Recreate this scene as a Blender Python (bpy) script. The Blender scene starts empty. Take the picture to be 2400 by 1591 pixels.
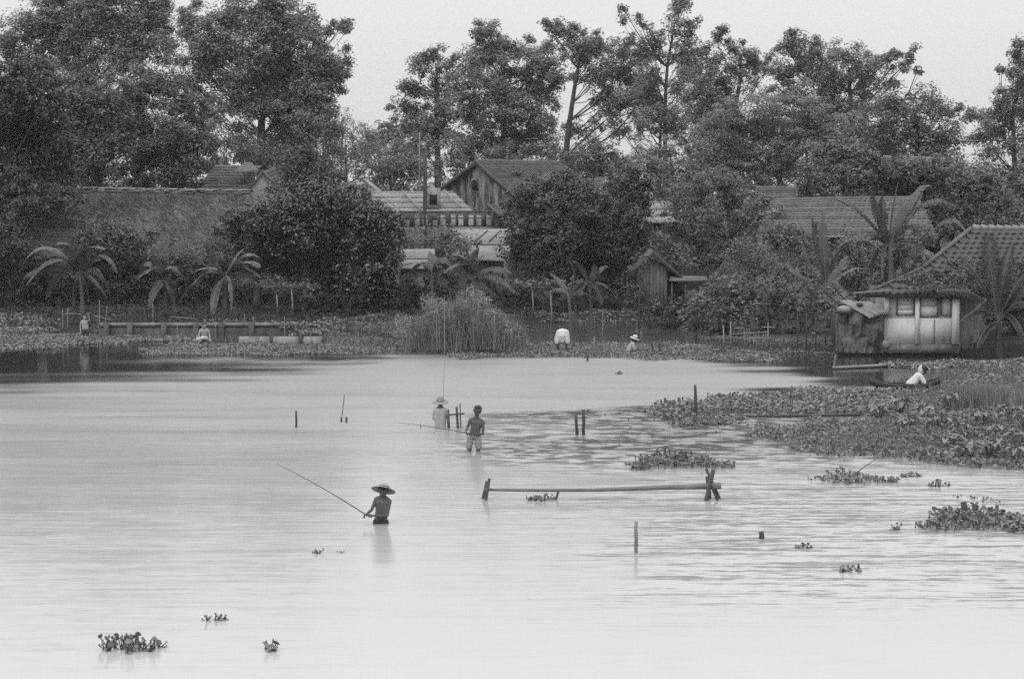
import bpy, math, random
import numpy as np
from mathutils import Vector, Matrix, Euler

R = np.random.RandomState(7)
random.seed(7)
C = bpy.context.scene.collection
scene = bpy.context.scene

# ------------------------------------------------------------------ camera
F, CX, CY, HZ, CAMH = 5000.0, 1200.0, 795.5, 425.0, 6.5      # focal length and horizon in pixels of the 2400 px photo
PITCH = math.atan((CY - HZ) / F)
cam_d = bpy.data.cameras.new('camera'); cam = bpy.data.objects.new('camera', cam_d); C.objects.link(cam)
cam.location = (0, 0, CAMH); cam.rotation_euler = (math.pi / 2 - PITCH, 0, 0)
cam_d.sensor_width = 36.0; cam_d.lens = 36.0 * F / 2400.0
cam_d.clip_start = 0.5; cam_d.clip_end = 3000
scene.camera = cam

# ------------------------------------------------------------------ sky (overcast) and sun
SUN_EL, SUN_AZ = math.radians(46), math.radians(205)
world = bpy.data.worlds.new('World'); scene.world = world; world.use_nodes = True
wn = world.node_tree.nodes; wl = world.node_tree.links; wn.clear()
wo = wn.new('ShaderNodeOutputWorld'); bg = wn.new('ShaderNodeBackground'); bg.inputs['Strength'].default_value = 0.1
sky = wn.new('ShaderNodeTexSky'); sky.sky_type = 'NISHITA'; sky.sun_disc = False
sky.sun_elevation = SUN_EL; sky.sun_rotation = SUN_AZ; sky.air_density = 1.5; sky.dust_density = 6.0
bw = wn.new('ShaderNodeRGBToBW'); wl.new(sky.outputs[0], bw.inputs[0])
# overcast: L = Lz (1 + 2 sin e) / 3, smooth from horizon to zenith
tc = wn.new('ShaderNodeTexCoord'); sp = wn.new('ShaderNodeSeparateXYZ'); wl.new(tc.outputs['Generated'], sp.inputs[0])
mx0 = wn.new('ShaderNodeMath'); mx0.operation = 'MAXIMUM'; mx0.inputs[1].default_value = 0.0; wl.new(sp.outputs['Z'], mx0.inputs[0])
ma = wn.new('ShaderNodeMath'); ma.operation = 'MULTIPLY_ADD'; ma.inputs[1].default_value = 19.0; ma.inputs[2].default_value = 7.7
wl.new(mx0.outputs[0], ma.inputs[0])
mixw = wn.new('ShaderNodeMix'); mixw.data_type = 'FLOAT'; mixw.inputs['Factor'].default_value = 0.85
wl.new(bw.outputs[0], mixw.inputs[2]); wl.new(ma.outputs[0], mixw.inputs[3])
wl.new(mixw.outputs[0], bg.inputs['Color']); wl.new(bg.outputs[0], wo.inputs[0])

sun_d = bpy.data.lights.new('sun', 'SUN'); sun_d.energy = 1.1; sun_d.angle = math.radians(40); sun_d.color = (1, 1, 1)
sun = bpy.data.objects.new('sun', sun_d); C.objects.link(sun)
sdir = Vector((math.sin(SUN_AZ) * math.cos(SUN_EL), math.cos(SUN_AZ) * math.cos(SUN_EL), math.sin(SUN_EL)))
sun.rotation_euler = (-sdir).to_track_quat('-Z', 'Y').to_euler(); sun.location = (0, 0, 60)

vs = scene.view_settings
vs.view_transform = 'Standard'; vs.look = 'None'; vs.gamma = 1.0; vs.use_curve_mapping = False; vs.exposure = 0.0
cy = scene.cycles
cy.max_bounces = 6; cy.diffuse_bounces = 3; cy.glossy_bounces = 3; cy.transmission_bounces = 2; cy.volume_bounces = 0
cy.transparent_max_bounces = 4; cy.use_denoising = False; cy.sample_clamp_indirect = 4.0
cy.caustics_reflective = False; cy.caustics_refractive = False

# ------------------------------------------------------------------ helpers
cp, sp_ = math.cos(PITCH), math.sin(PITCH)
def ray(px, py):
    r, u = px - CX, CY - py
    return np.array([r, cp * F + sp_ * u, -sp_ * F + cp * u])
def G(px, py, z=0.0):                       # the point at height z seen at a pixel
    d = ray(px, py); t = (z - CAMH) / d[2]
    return np.array([0, 0, CAMH]) + d * t
def D(px, py, Y):                           # the point at distance Y seen at a pixel
    d = ray(px, py); return np.array([0, 0, CAMH]) + d * (Y / d[1])
def sc(Y): return F / Y                     # photo pixels per metre at distance Y
def nrm(a): return a / np.maximum(np.linalg.norm(a, axis=-1, keepdims=True), 1e-9)

ORG = {}
class MB:
    def __init__(s): s.v = []; s.n = 0; s.f = []
    def add(s, v, f):
        v = np.asarray(v, float).reshape(-1, 3); f = np.asarray(f, int)
        s.v.append(v); s.f.append(f + s.n); s.n += len(v); return s
    def tube(s, pts, rad, sides=6, cap=True):
        pts = np.asarray(pts, float); n = len(pts)
        rad = np.full(n, rad, float) if np.isscalar(rad) else np.asarray(rad, float)
        if len(rad) != n: rad = np.interp(np.linspace(0, 1, n), np.linspace(0, 1, len(rad)), rad)
        t = np.gradient(pts, axis=0); t = nrm(t)
        ref = np.array([0, 0, 1.0]) if abs(t[0][2]) < 0.9 else np.array([1.0, 0, 0])
        a = nrm(np.cross(t, ref)); b = np.cross(t, a)
        ang = np.arange(sides) * 2 * math.pi / sides
        v = pts[:, None, :] + rad[:, None, None] * (np.cos(ang)[None, :, None] * a[:, None, :] + np.sin(ang)[None, :, None] * b[:, None, :])
        i = np.arange(n - 1)[:, None] * sides; j = np.arange(sides)[None, :]; k = (j + 1) % sides
        f = np.stack([i + j, i + k, i + sides + k, i + sides + j], -1).reshape(-1, 4)
        s.add(v, f)
        if cap:
            base = s.n - n * sides
            s.f.append(np.array([list(range(base, base + sides))[::-1]])); s.f.append(np.array([list(range(base + (n - 1) * sides, base + n * sides))]))
        return s
    def box(s, c, size, rot=None):
        h = np.array(size) / 2
        v = np.array([[x, y, z] for x in (-1, 1) for y in (-1, 1) for z in (-1, 1)]) * h
        if rot is not None: v = v @ np.array(Euler(rot).to_matrix()).T
        return s.add(v + np.array(c), [[0, 1, 3, 2], [4, 6, 7, 5], [0, 4, 5, 1], [2, 3, 7, 6], [0, 2, 6, 4], [1, 5, 7, 3]])
    def slab(s, p, th):                     # quad p (4 points) with a thickness along its normal
        p = np.asarray(p, float); nn = nrm(np.cross(p[1] - p[0], p[3] - p[0])) * th
        return s.add(np.vstack([p, p - nn]), [[0, 1, 2, 3], [7, 6, 5, 4], [0, 4, 5, 1], [1, 5, 6, 2], [2, 6, 7, 3], [3, 7, 4, 0]])
    def ball(s, c, r, seg=10, rings=7):
        r = np.array([r, r, r]) if np.isscalar(r) else np.array(r)
        th = np.linspace(0, math.pi, rings)[1:-1]; ph = np.arange(seg) * 2 * math.pi / seg
        v = np.stack([np.sin(th)[:, None] * np.cos(ph), np.sin(th)[:, None] * np.sin(ph), np.repeat(np.cos(th)[:, None], seg, 1)], -1).reshape(-1, 3)
        v = np.vstack([v, [[0, 0, 1], [0, 0, -1]]]) * r + np.array(c); m = rings - 2
        f = [[i * seg + j, (i + 1) * seg + j, (i + 1) * seg + (j + 1) % seg, i * seg + (j + 1) % seg] for i in range(m - 1) for j in range(seg)]
        t = [[m * seg, j, (j + 1) % seg] for j in range(seg)] + [[m * seg + 1, (m - 1) * seg + (j + 1) % seg, (m - 1) * seg + j] for j in range(seg)]
        b = s.n; s.add(v, f); s.f.append(np.array(t) + b); return s
    def cone(s, p0, r0, p1, r1, sides=10):  # tapered capsule
        s.tube([p0, p1], [r0, r1], sides); s.ball(p0, r0, sides, 7); s.ball(p1, r1, sides, 7); return s
    def mesh(s, name, org=(0, 0, 0), smooth=False):
        me = bpy.data.meshes.new(name)
        v = np.vstack(s.v) - np.asarray(org)
        me.vertices.add(len(v)); me.vertices.foreach_set('co', v.astype(np.float32).ravel())
        tot = np.concatenate([np.full(len(f), f.shape[1]) for f in s.f]); idx = np.concatenate([f.ravel() for f in s.f])
        me.loops.add(len(idx)); me.loops.foreach_set('vertex_index', idx.astype(np.int32))
        me.polygons.add(len(tot)); st = np.concatenate([[0], np.cumsum(tot)[:-1]])
        me.polygons.foreach_set('loop_start', st.astype(np.int32)); 
        me.update(calc_edges=True)
        if smooth: me.polygons.foreach_set('use_smooth', np.ones(len(tot), bool))
        return me
    def build(s, name, mat, parent=None, org=None, smooth=False):
        o0 = ORG[parent.name] if parent is not None else (np.zeros(3) if org is None else np.asarray(org, float))
        me = s.mesh(name, o0, smooth); me.materials.append(mat)
        o = bpy.data.objects.new(name, me); C.objects.link(o)
        if parent is not None: o.parent = parent
        else: o.location = o0
        ORG[o.name] = o0
        return o
def tag(o, label, cat, group=None, kind=None):
    o['label'] = label; o['category'] = cat
    if group: o['group'] = group
    if kind: o['kind'] = kind
    return o
def thing(name, label, cat, loc, group=None):
    o = bpy.data.objects.new(name, None); C.objects.link(o); o.location = tuple(loc); o.empty_display_size = 0.2
    ORG[o.name] = np.asarray(loc, float); return tag(o, label, cat, group)
def struct(o): o['kind'] = 'structure'; return o
def inst(name, me, parent, loc, mat3=None):   # a piece sharing mesh data, placed in world coordinates under its thing
    o = bpy.data.objects.new(name, me); C.objects.link(o); o.parent = parent
    m = Matrix.Translation(Vector(loc - ORG[parent.name]))
    if mat3 is not None: m = m @ Matrix(mat3.tolist()).to_4x4()
    o.matrix_local = m; ORG[o.name] = ORG[parent.name]; return o
def bez(a, b, c, n=10):                       # quadratic curve THROUGH b at the middle
    a, b, c = map(np.asarray, (a, b, c)); q = 2 * b - 0.5 * (a + c); t = np.linspace(0, 1, n)[:, None]
    return (1 - t) ** 2 * a + 2 * t * (1 - t) * q + t * t * c

# ------------------------------------------------------------------ materials (black-and-white film: all neutral)
def mat(name, v, rough=0.8, spec=0.3, var=0.25, nscale=3.0, stretch=None, island=0.0, trans=0.0, bump=0.0, dark=None, two=None):
    m = bpy.data.materials.new(name); m.use_nodes = True; nt = m.node_tree; N, L = nt.nodes, nt.links
    p = N['Principled BSDF']; p.inputs['Roughness'].default_value = rough; p.inputs['Specular IOR Level'].default_value = spec
    co = N.new('ShaderNodeTexCoord'); mp = N.new('ShaderNodeMapping'); L.new(co.outputs['Object'], mp.inputs[0])
    if stretch: mp.inputs['Scale'].default_value = stretch
    nz = N.new('ShaderNodeTexNoise'); nz.inputs['Scale'].default_value = nscale; nz.inputs['Detail'].default_value = 5; nz.inputs['Roughness'].default_value = 0.65
    L.new(mp.outputs[0], nz.inputs[0])
    mr = N.new('ShaderNodeMapRange'); mr.inputs['From Min'].default_value = 0.3; mr.inputs['From Max'].default_value = 0.7
    mr.inputs['To Min'].default_value = v * (1 - var); mr.inputs['To Max'].default_value = v * (1 + var); L.new(nz.outputs[0], mr.inputs[0])
    out = mr.outputs[0]
    if dark:                                  # weather stains with a shape of their own: (value, threshold, stretch)
        mp2 = N.new('ShaderNodeMapping'); mp2.inputs['Scale'].default_value = dark[2]; L.new(co.outputs['Object'], mp2.inputs[0])
        n2 = N.new('ShaderNodeTexNoise'); n2.inputs['Scale'].default_value = 1.0; n2.inputs['Detail'].default_value = 6; n2.inputs['Roughness'].default_value = 0.7
        L.new(mp2.outputs[0], n2.inputs[0])
        m2 = N.new('ShaderNodeMapRange'); m2.inputs['From Min'].default_value = dark[1] - 0.06; m2.inputs['From Max'].default_value = dark[1] + 0.06; L.new(n2.outputs[0], m2.inputs[0])
        mi = N.new('ShaderNodeMix'); mi.data_type = 'FLOAT'; L.new(m2.outputs[0], mi.inputs[0]); L.new(out, mi.inputs[2]); mi.inputs[3].default_value = dark[0]; out = mi.outputs[0]
    if island > 0:
        ge = N.new('ShaderNodeNewGeometry'); mr2 = N.new('ShaderNodeMapRange'); mr2.inputs['To Min'].default_value = 1 - island; mr2.inputs['To Max'].default_value = 1 + island
        L.new(ge.outputs['Random Per Island'], mr2.inputs[0]); mu = N.new('ShaderNodeMath'); mu.operation = 'MULTIPLY'
        L.new(out, mu.inputs[0]); L.new(mr2.outputs[0], mu.inputs[1]); out = mu.outputs[0]
    L.new(out, p.inputs['Base Color'])
    if bump > 0:
        b = N.new('ShaderNodeBump'); b.inputs['Strength'].default_value = 0.8; b.inputs['Distance'].default_value = bump; L.new(nz.outputs[0], b.inputs['Height']); L.new(b.outputs[0], p.inputs['Normal'])
    if trans > 0:
        tr = N.new('ShaderNodeBsdfTranslucent'); L.new(out, tr.inputs[0]); ms = N.new('ShaderNodeMixShader'); ms.inputs[0].default_value = trans
        L.new(p.outputs[0], ms.inputs[1]); L.new(tr.outputs[0], ms.inputs[2]); L.new(ms.outputs[0], N['Material Output'].inputs[0])
    return m
M = {}
M['leaf_far'] = mat('leaf_far', 0.20, 0.6, 0.25, 0.5, 0.85, island=0.45, trans=0.4)
M['leaf_mid'] = mat('leaf_mid', 0.118, 0.55, 0.3, 0.5, 0.85, island=0.5, trans=0.3)
M['leaf_dark'] = mat('leaf_dark', 0.060, 0.5, 0.3, 0.5, 0.85, island=0.5, trans=0.15)
M['undergrowth'] = mat('undergrowth', 0.026, 0.6, 0.2, 0.4, 1.0, island=0.5)  # leaf tone darkened to paint the shade under the trees
M['leaf_gloss'] = mat('leaf_gloss', 0.052, 0.30, 0.6, 0.3, 0.5, island=0.55, trans=0.15)
M['leaf_pale'] = mat('leaf_pale', 0.115, 0.6, 0.3, 0.3, 0.6, island=0.5, trans=0.25)
M['mat_leaf'] = mat('mat_leaf', 0.135, 0.42, 0.4, 0.3, 0.8, island=0.5, trans=0.2)
M['hyacinth'] = mat('hyacinth', 0.115, 0.4, 0.4, 0.3, 1.5, island=0.45, trans=0.2)
M['reed'] = mat('reed', 0.19, 0.7, 0.2, 0.3, 1.0, island=0.5, trans=0.2)
M['banana'] = mat('banana', 0.066, 0.4, 0.4, 0.35, 2.0, trans=0.25)
M['banana_dry'] = mat('banana_dry', 0.10, 0.8, 0.2, 0.35, 2.0)
M['midrib'] = mat('midrib', 0.11, 0.6, 0.3, 0.2, 3.0)
M['bark'] = mat('bark', 0.055, 0.9, 0.1, 0.4, 2.5, stretch=(1, 1, 0.3), bump=0.03)
M['stem'] = mat('stem', 0.07, 0.8, 0.2, 0.4, 3.0)
M['wood_dark'] = mat('wood_dark', 0.045, 0.7, 0.3, 0.4, 9.0, stretch=(1, 1, 0.3), bump=0.01)
M['wood'] = mat('wood', 0.16, 0.8, 0.2, 0.4, 8.0, stretch=(1, 1, 0.3), bump=0.01)
M['wood_pale'] = mat('wood_pale', 0.165, 0.8, 0.2, 0.3, 6.0)
M['pole'] = mat('pole', 0.13, 0.7, 0.3, 0.35, 6.0, stretch=(0.3, 1, 1), bump=0.01)
M['tile'] = mat('tile', 0.085, 0.85, 0.2, 0.35, 2.0, island=0.3)
M['tile_near'] = mat('tile_near', 0.085, 0.85, 0.2, 0.45, 5.0, dark=(0.04, 0.58, (3, 3, 3)))
M['thatch'] = mat('thatch', 0.088, 0.95, 0.1, 0.45, 0.8, stretch=(1, 0.35, 0.35), island=0.75)
M['sheet'] = mat('sheet', 0.17, 0.7, 0.3, 0.25, 1.5, dark=(0.10, 0.60, (1.2, 1.2, 2.5)))
M['sheet_pale'] = mat('sheet_pale', 0.17, 0.7, 0.3, 0.25, 2.0, dark=(0.12, 0.62, (1.5, 1.5, 1.5)))
M['sheet_dull'] = mat('sheet_dull', 0.085, 0.8, 0.2, 0.4, 1.5, dark=(0.04, 0.55, (1.2, 1.2, 2.5)))
M['plaster'] = mat('plaster', 0.47, 0.85, 0.2, 0.12, 2.5, dark=(0.26, 0.64, (2.0, 2.0, 0.7)), bump=0.01)
M['plaster_trim'] = mat('plaster_trim', 0.54, 0.8, 0.2, 0.1, 3.0)
M['plaster_base'] = mat('plaster_base', 0.12, 0.9, 0.2, 0.5, 4.0, bump=0.02)
M['plaster_grey'] = mat('plaster_grey', 0.22, 0.9, 0.2, 0.3, 2.5, dark=(0.09, 0.56, (1.5, 1.5, 0.8)), bump=0.02)
M['gable'] = mat('gable', 0.20, 0.9, 0.2, 0.3, 2.0, dark=(0.035, 0.47, (1.6, 1.6, 0.45)), bump=0.02)
M['board'] = mat('board', 0.20, 0.85, 0.2, 0.3, 5.0, stretch=(1, 1, 0.15))
M['board_grey'] = mat('board_grey', 0.55, 0.7, 0.3, 0.2, 4.0, stretch=(0.3, 1, 1))
M['plank'] = mat('plank', 0.13, 0.85, 0.2, 0.4, 5.0, stretch=(1, 1, 0.15), dark=(0.05, 0.6, (4, 4, 1)))
M['frame'] = mat('frame', 0.13, 0.8, 0.2, 0.3, 5.0)
M['interior_shade'] = mat('interior_shade', 0.02, 0.9, 0.1, 0.3, 3.0)  # near-black that paints the shade inside openings
M['concrete'] = mat('concrete', 0.17, 0.9, 0.2, 0.3, 4.0, dark=(0.10, 0.57, (3, 3, 1.5)), bump=0.01)
M['concrete_dark'] = mat('concrete_dark', 0.075, 0.9, 0.2, 0.5, 3.0, bump=0.01)
M['soil'] = mat('soil', 0.03, 0.95, 0.1, 0.4, 0.8, bump=0.05)
M['skin'] = mat('skin', 0.062, 0.5, 0.4, 0.15, 8.0)
M['skin_pale'] = mat('skin_pale', 0.22, 0.5, 0.4, 0.15, 8.0)
M['hair'] = mat('hair', 0.015, 0.5, 0.3, 0.3, 30.0)
M['eye'] = mat('eye', 0.01, 0.2, 0.5, 0.0, 5.0)
M['cloth_white'] = mat('cloth_white', 0.43, 0.9, 0.1, 0.1, 12.0)
M['cloth_grey'] = mat('cloth_grey', 0.27, 0.9, 0.1, 0.2, 12.0)
M['cloth_mid'] = mat('cloth_mid', 0.22, 0.9, 0.1, 0.25, 14.0)
M['cloth_dark'] = mat('cloth_dark', 0.035, 0.9, 0.1, 0.3, 12.0)
M['straw'] = mat('straw', 0.26, 0.85, 0.2, 0.25, 25.0)
M['straw_dark'] = mat('straw_dark', 0.20, 0.85, 0.2, 0.35, 25.0)
M['rod'] = mat('rod', 0.05, 0.5, 0.4, 0.3, 10.0)
M['rod_pale'] = mat('rod_pale', 0.16, 0.6, 0.3, 0.2, 10.0)

# ------------------------------------------------------------------ ground (pond bed and banks) and water
SH = np.array([(-900, 772), (0, 772), (120, 776), (230, 789), (640, 789), (760, 782), (930, 806), (1080, 822), (1235, 818), (1262, 757), (1420, 754), (1560, 748), (1598, 770), (1640, 814), (1800, 822), (1960, 828), (2300, 832), (2400, 834), (3300, 834)], float)
SHW = np.array([G(a, b) for a, b in SH])
P1, P2, P3 = G(893, 1226), G(1112, 1057), G(1032, 1002)
def hz(x, y):
    x = np.asarray(x, float); y = np.asarray(y, float)
    # shore distance by photo column, straight on from the camera
    col = x / np.maximum(y, 5.0) * F + CX
    ys = np.interp(col, SH[:, 0], SHW[:, 1])
    t = y - ys
    bed = -0.62 + 0.28 * np.exp(-((x - P2[0]) ** 2 + (y - P2[1]) ** 2) / 12.0)
    land = 0.32 + 0.012 * np.clip(t - 1.2, 0, 60)
    k = np.clip(t / 1.6 + 0.62, 0, 1); k = k * k * (3 - 2 * k)
    z = bed * (1 - k) + land * k
    return z + 0.03 * np.sin(x * 1.7 + y * 0.6) * np.cos(y * 1.3 - x * 0.4)
def hz1(p): return float(hz(p[0], p[1]))
xs = np.concatenate([np.linspace(-600, -70, 14)[:-1], np.arange(-70, 70.1, 0.8), np.linspace(70, 600, 14)[1:]])
ys_ = np.concatenate([np.linspace(-60, 40, 30)[:-1], np.arange(40, 130, 0.7), np.linspace(130, 900, 40)])
XX, YY = np.meshgrid(xs, ys_)
def grid_faces(nx, ny):
    i = np.arange(ny - 1)[:, None] * nx; j = np.arange(nx - 1)[None, :]
    return np.stack([i + j, i + j + 1, i + nx + j + 1, i + nx + j], -1).reshape(-1, 4)
mb = MB(); mb.add(np.stack([XX, YY, hz(XX, YY)], -1), grid_faces(len(xs), len(ys_)))
struct(mb.build('ground', M['soil'], smooth=True))

def water_material():
    m = bpy.data.materials.new('pond_water'); m.use_nodes = True; N, L = m.node_tree.nodes, m.node_tree.links
    p = N['Principled BSDF']; p.inputs['IOR'].default_value = 1.333
    mu = N.new('ShaderNodeAttribute'); mu.attribute_name = 'mud_and_reflection'; L.new(mu.outputs['Fac'], p.inputs['Base Color'])      # muddy base with bright sky and dark tree reflections painted in
    ch = N.new('ShaderNodeAttribute'); ch.attribute_name = 'chop'
    at = N.new('ShaderNodeAttribute'); at.attribute_name = 'ripple'
    co = N.new('ShaderNodeTexCoord')
    # gusts: uneven large patches of ripple
    mpg = N.new('ShaderNodeMapping'); mpg.inputs['Scale'].default_value = (0.10, 0.55, 1); L.new(co.outputs['Object'], mpg.inputs[0])
    ng = N.new('ShaderNodeTexNoise'); ng.inputs['Scale'].default_value = 1.0; ng.inputs['Detail'].default_value = 4; L.new(mpg.outputs[0], ng.inputs[0])
    mg = N.new('ShaderNodeMapRange'); mg.inputs['From Min'].default_value = 0.35; mg.inputs['From Max'].default_value = 0.65; mg.inputs['To Min'].default_value = 0.75; mg.inputs['To Max'].default_value = 1.2; L.new(ng.outputs[0], mg.inputs[0])
    am = N.new('ShaderNodeMath'); am.operation = 'MULTIPLY'; L.new(at.outputs['Fac'], am.inputs[0]); L.new(mg.outputs[0], am.inputs[1])
    # wavelets too small to see one by one widen the reflection
    rg = N.new('ShaderNodeMapRange'); rg.inputs['From Max'].default_value = 1.0; rg.inputs['To Min'].default_value = 0.06; rg.inputs['To Max'].default_value = 0.50; L.new(am.outputs[0], rg.inputs[0]); L.new(rg.outputs[0], p.inputs['Roughness'])
    sa = N.new('ShaderNodeAttribute'); sa.attribute_name = 'streak'
    tot = None
    for s, st, w in ((2.6, (0.75, 1.0, 1), 0.34), (7.0, (0.07, 1.0, 1), 0.36), (12.0, (0.25, 1.0, 1), 0.28)):
        mp = N.new('ShaderNodeMapping'); mp.inputs['Scale'].default_value = st; mp.inputs['Rotation'].default_value = (0, 0, 0.012 * s ** 0.5); L.new(co.outputs['Object'], mp.inputs[0])
        nz = N.new('ShaderNodeTexNoise'); nz.inputs['Scale'].default_value = s; nz.inputs['Detail'].default_value = 2.0; L.new(mp.outputs[0], nz.inputs[0])
        sb = N.new('ShaderNodeVectorMath'); sb.operation = 'SUBTRACT'; sb.inputs[1].default_value = (0.5, 0.5, 0.5); L.new(nz.outputs['Color'], sb.inputs[0])
        sl = N.new('ShaderNodeVectorMath'); sl.operation = 'SCALE'; sl.inputs['Scale'].default_value = w; L.new(sb.outputs[0], sl.inputs[0])
        so = N.new('ShaderNodeVectorMath'); so.operation = 'SCALE'; L.new(sl.outputs[0], so.inputs[0]); L.new((ch if s == 2.6 else sa).outputs['Fac'], so.inputs['Scale']); sl = so
        if tot is None: tot = sl.outputs[0]
        else:
            ad = N.new('ShaderNodeVectorMath'); ad.operation = 'ADD'; L.new(tot, ad.inputs[0]); L.new(sl.outputs[0], ad.inputs[1]); tot = ad.outputs[0]
    fl = N.new('ShaderNodeVectorMath'); fl.operation = 'MULTIPLY'; fl.inputs[1].default_value = (0.6, 1, 0); L.new(tot, fl.inputs[0])
    sc2 = N.new('ShaderNodeVectorMath'); sc2.operation = 'SCALE'; cm = N.new('ShaderNodeMath'); cm.operation = 'MULTIPLY'; cm.inputs[0].default_value = 1.0; L.new(mg.outputs[0], cm.inputs[1])
    L.new(fl.outputs[0], sc2.inputs[0]); L.new(cm.outputs[0], sc2.inputs['Scale'])
    a2 = N.new('ShaderNodeVectorMath'); a2.operation = 'ADD'; a2.inputs[1].default_value = (0, 0, 1); L.new(sc2.outputs[0], a2.inputs[0])
    nn = N.new('ShaderNodeVectorMath'); nn.operation = 'NORMALIZE'; L.new(a2.outputs[0], nn.inputs[0]); L.new(nn.outputs[0], p.inputs['Normal'])
    return m
wx = np.concatenate([np.linspace(-400, -40, 30)[:-1], np.arange(-40, 40.1, 0.5), np.linspace(40, 400, 30)[1:]])
wy = np.concatenate([np.linspace(-50, 24, 20)[:-1], np.arange(24, 112, 0.5)])
WX, WY = np.meshgrid(wx, wy)
mb = MB(); mb.add(np.stack([WX, WY, 0 * WX], -1), grid_faces(len(wx), len(wy)))
water = struct(mb.build('pond_water', water_material()))
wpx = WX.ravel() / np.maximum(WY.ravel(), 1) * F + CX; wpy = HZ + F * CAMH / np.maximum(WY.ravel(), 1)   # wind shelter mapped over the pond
def ss(a, b, x): t = np.clip((x - a) / (b - a), 0, 1); return t * t * (3 - 2 * t)
rip = np.interp(wpy, [820, 860, 940, 1060, 1200, 1600], [0.80, 0.80, 0.55, 0.27, 0.19, 0.17])
wob = 7 * np.sin(wpx * 0.013 + wpy * 0.05) + 4 * np.sin(wpx * 0.041 - wpy * 0.11)
edge = np.interp(wpx, [-500, 0, 330, 520, 860, 1010], [896, 892, 884, 872, 854, 812]) + 0.5 * wob
stk = 14 * np.sin(wpy * 0.23 + 1.5 * np.sin(wpx * 0.006)) + 10 * np.sin(wpy * 0.51 + wpx * 0.004)
calm = (1 - ss(-26, np.interp(wpx, [0, 900], [52, 16]), wpy - edge + 0.6 * stk)) * ss(1090, 960, wpx)
calm *= 1 - 0.65 * np.exp(-((wpy - (846 + wob * .4)) / 6.0) ** 2) * ss(150, 500, wpx)          # a streak of breeze along the mat
rlow = np.interp(wpx, [1560, 1700, 1860, 2000, 2200], [838, 858, 884, 915, 920]) + 0.6 * wob
calmr = ss(1540, 1680, wpx + 2 * stk) * (1 - ss(-22, 12, wpy - rlow + 0.7 * stk))
calmr = np.maximum(calmr, np.exp(-(((wpx - 1840) / 110) ** 2 + ((wpy - 914) / 5.5) ** 2) ** 2))
inlet = ((wpx > 1225) & (wpx < 1640) & (wpy < 812)) * 1.0
shel = np.clip(calm + calmr + inlet, 0, 1)
top_ = np.interp(wpx, [1020, 1200, 1400, 1640, 1900, 2400], [972, 968, 958, 940, 925, 905])
band = ss(1000, 1260, wpx) * ss(-3, 5, wpy - top_) * (1 - ss(1030, 1120, wpy + 0.8 * wob)) * (1 - 0.75 * np.exp(-(((wpx - 1300) / 170) ** 2 + ((wpy - 1010) / 22) ** 2)))
fore = ss(1350, 1750, wpx + 12 * wob) * ss(1090, 1180, wpy) * (1 - ss(1330, 1480, wpy))
rip0 = rip; rip = rip * (1 - 0.93 * shel) * (1 - 0.55 * band) + 0.05
rip = np.where(inlet > 0, 0.26, rip)
chop = 0.06 + 3.8 * band; chop *= 1 - 0.75 * shel
streak = 0.21 + 0.2 * ss(1100, 900, wpy) + 1.6 * band + 2.0 * fore; streak *= 1 - 0.8 * shel; streak = np.where(inlet > 0, 0.25, streak)
mud_and_reflection = np.interp(wpy, [815, 900, 1050, 1300, 1600], [0.17, 0.20, 0.255, 0.30, 0.35]); mud_and_reflection = mud_and_reflection * (1 - 0.90 * shel) * (1 - 0.62 * band)  # base lightened towards the front as sky glare, darkened where trees reflect
mud_and_reflection = np.where(inlet > 0, 0.04, mud_and_reflection)
for nm, vals in (('ripple', rip), ('chop', chop), ('streak', streak), ('mud_and_reflection', mud_and_reflection)):
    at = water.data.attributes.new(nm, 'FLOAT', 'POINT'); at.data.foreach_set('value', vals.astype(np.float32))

# ------------------------------------------------------------------ foliage
TRI = [0]
def leaf_cloud(mb, pos, dirs, L, W, up=0.6, rnd=0.7, tri=True, droop=0.2):
    n = len(pos)
    nor = nrm(0.55 * dirs + np.array([0, 0, up]) + rnd * R.normal(size=(n, 3)))
    t = R.normal(size=(n, 3)); t[:, 2] -= droop; t = nrm(t - nor * np.sum(t * nor, 1, keepdims=True)); b = np.cross(nor, t)
    l = (L * R.uniform(0.6, 1.35, n))[:, None]; w = (W * R.uniform(0.7, 1.3, n))[:, None]
    if tri:
        v = np.stack([pos - t * l * 0.5 + b * w * 0.5, pos - t * l * 0.5 - b * w * 0.5, pos + t * l * 0.6], 1)
        f = np.arange(n * 3).reshape(n, 3)
    else:
        v = np.stack([pos - t * l * 0.5, pos - b * w * 0.5 + nor * w * 0.18, pos + t * l * 0.5 - nor * w * 0.1, pos + b * w * 0.5 + nor * w * 0.18], 1)
        f = np.arange(n * 4).reshape(n, 4)
    mb.add(v.reshape(-1, 3), f); TRI[0] += n * (1 if tri else 2)
def rdirs(n):
    return nrm(R.normal(size=(n, 3)))
def parse(s, Y, dyn):
    out = []
    for q in s.split():
        a = [float(k) for k in q.split(',')]; r = a[2] / sc(Y); rz = (a[3] if len(a) > 3 else a[2]) / sc(Y)
        out.append((D(a[0], a[1], Y + R.uniform(-dyn, dyn)), r, rz))
    return out
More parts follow.
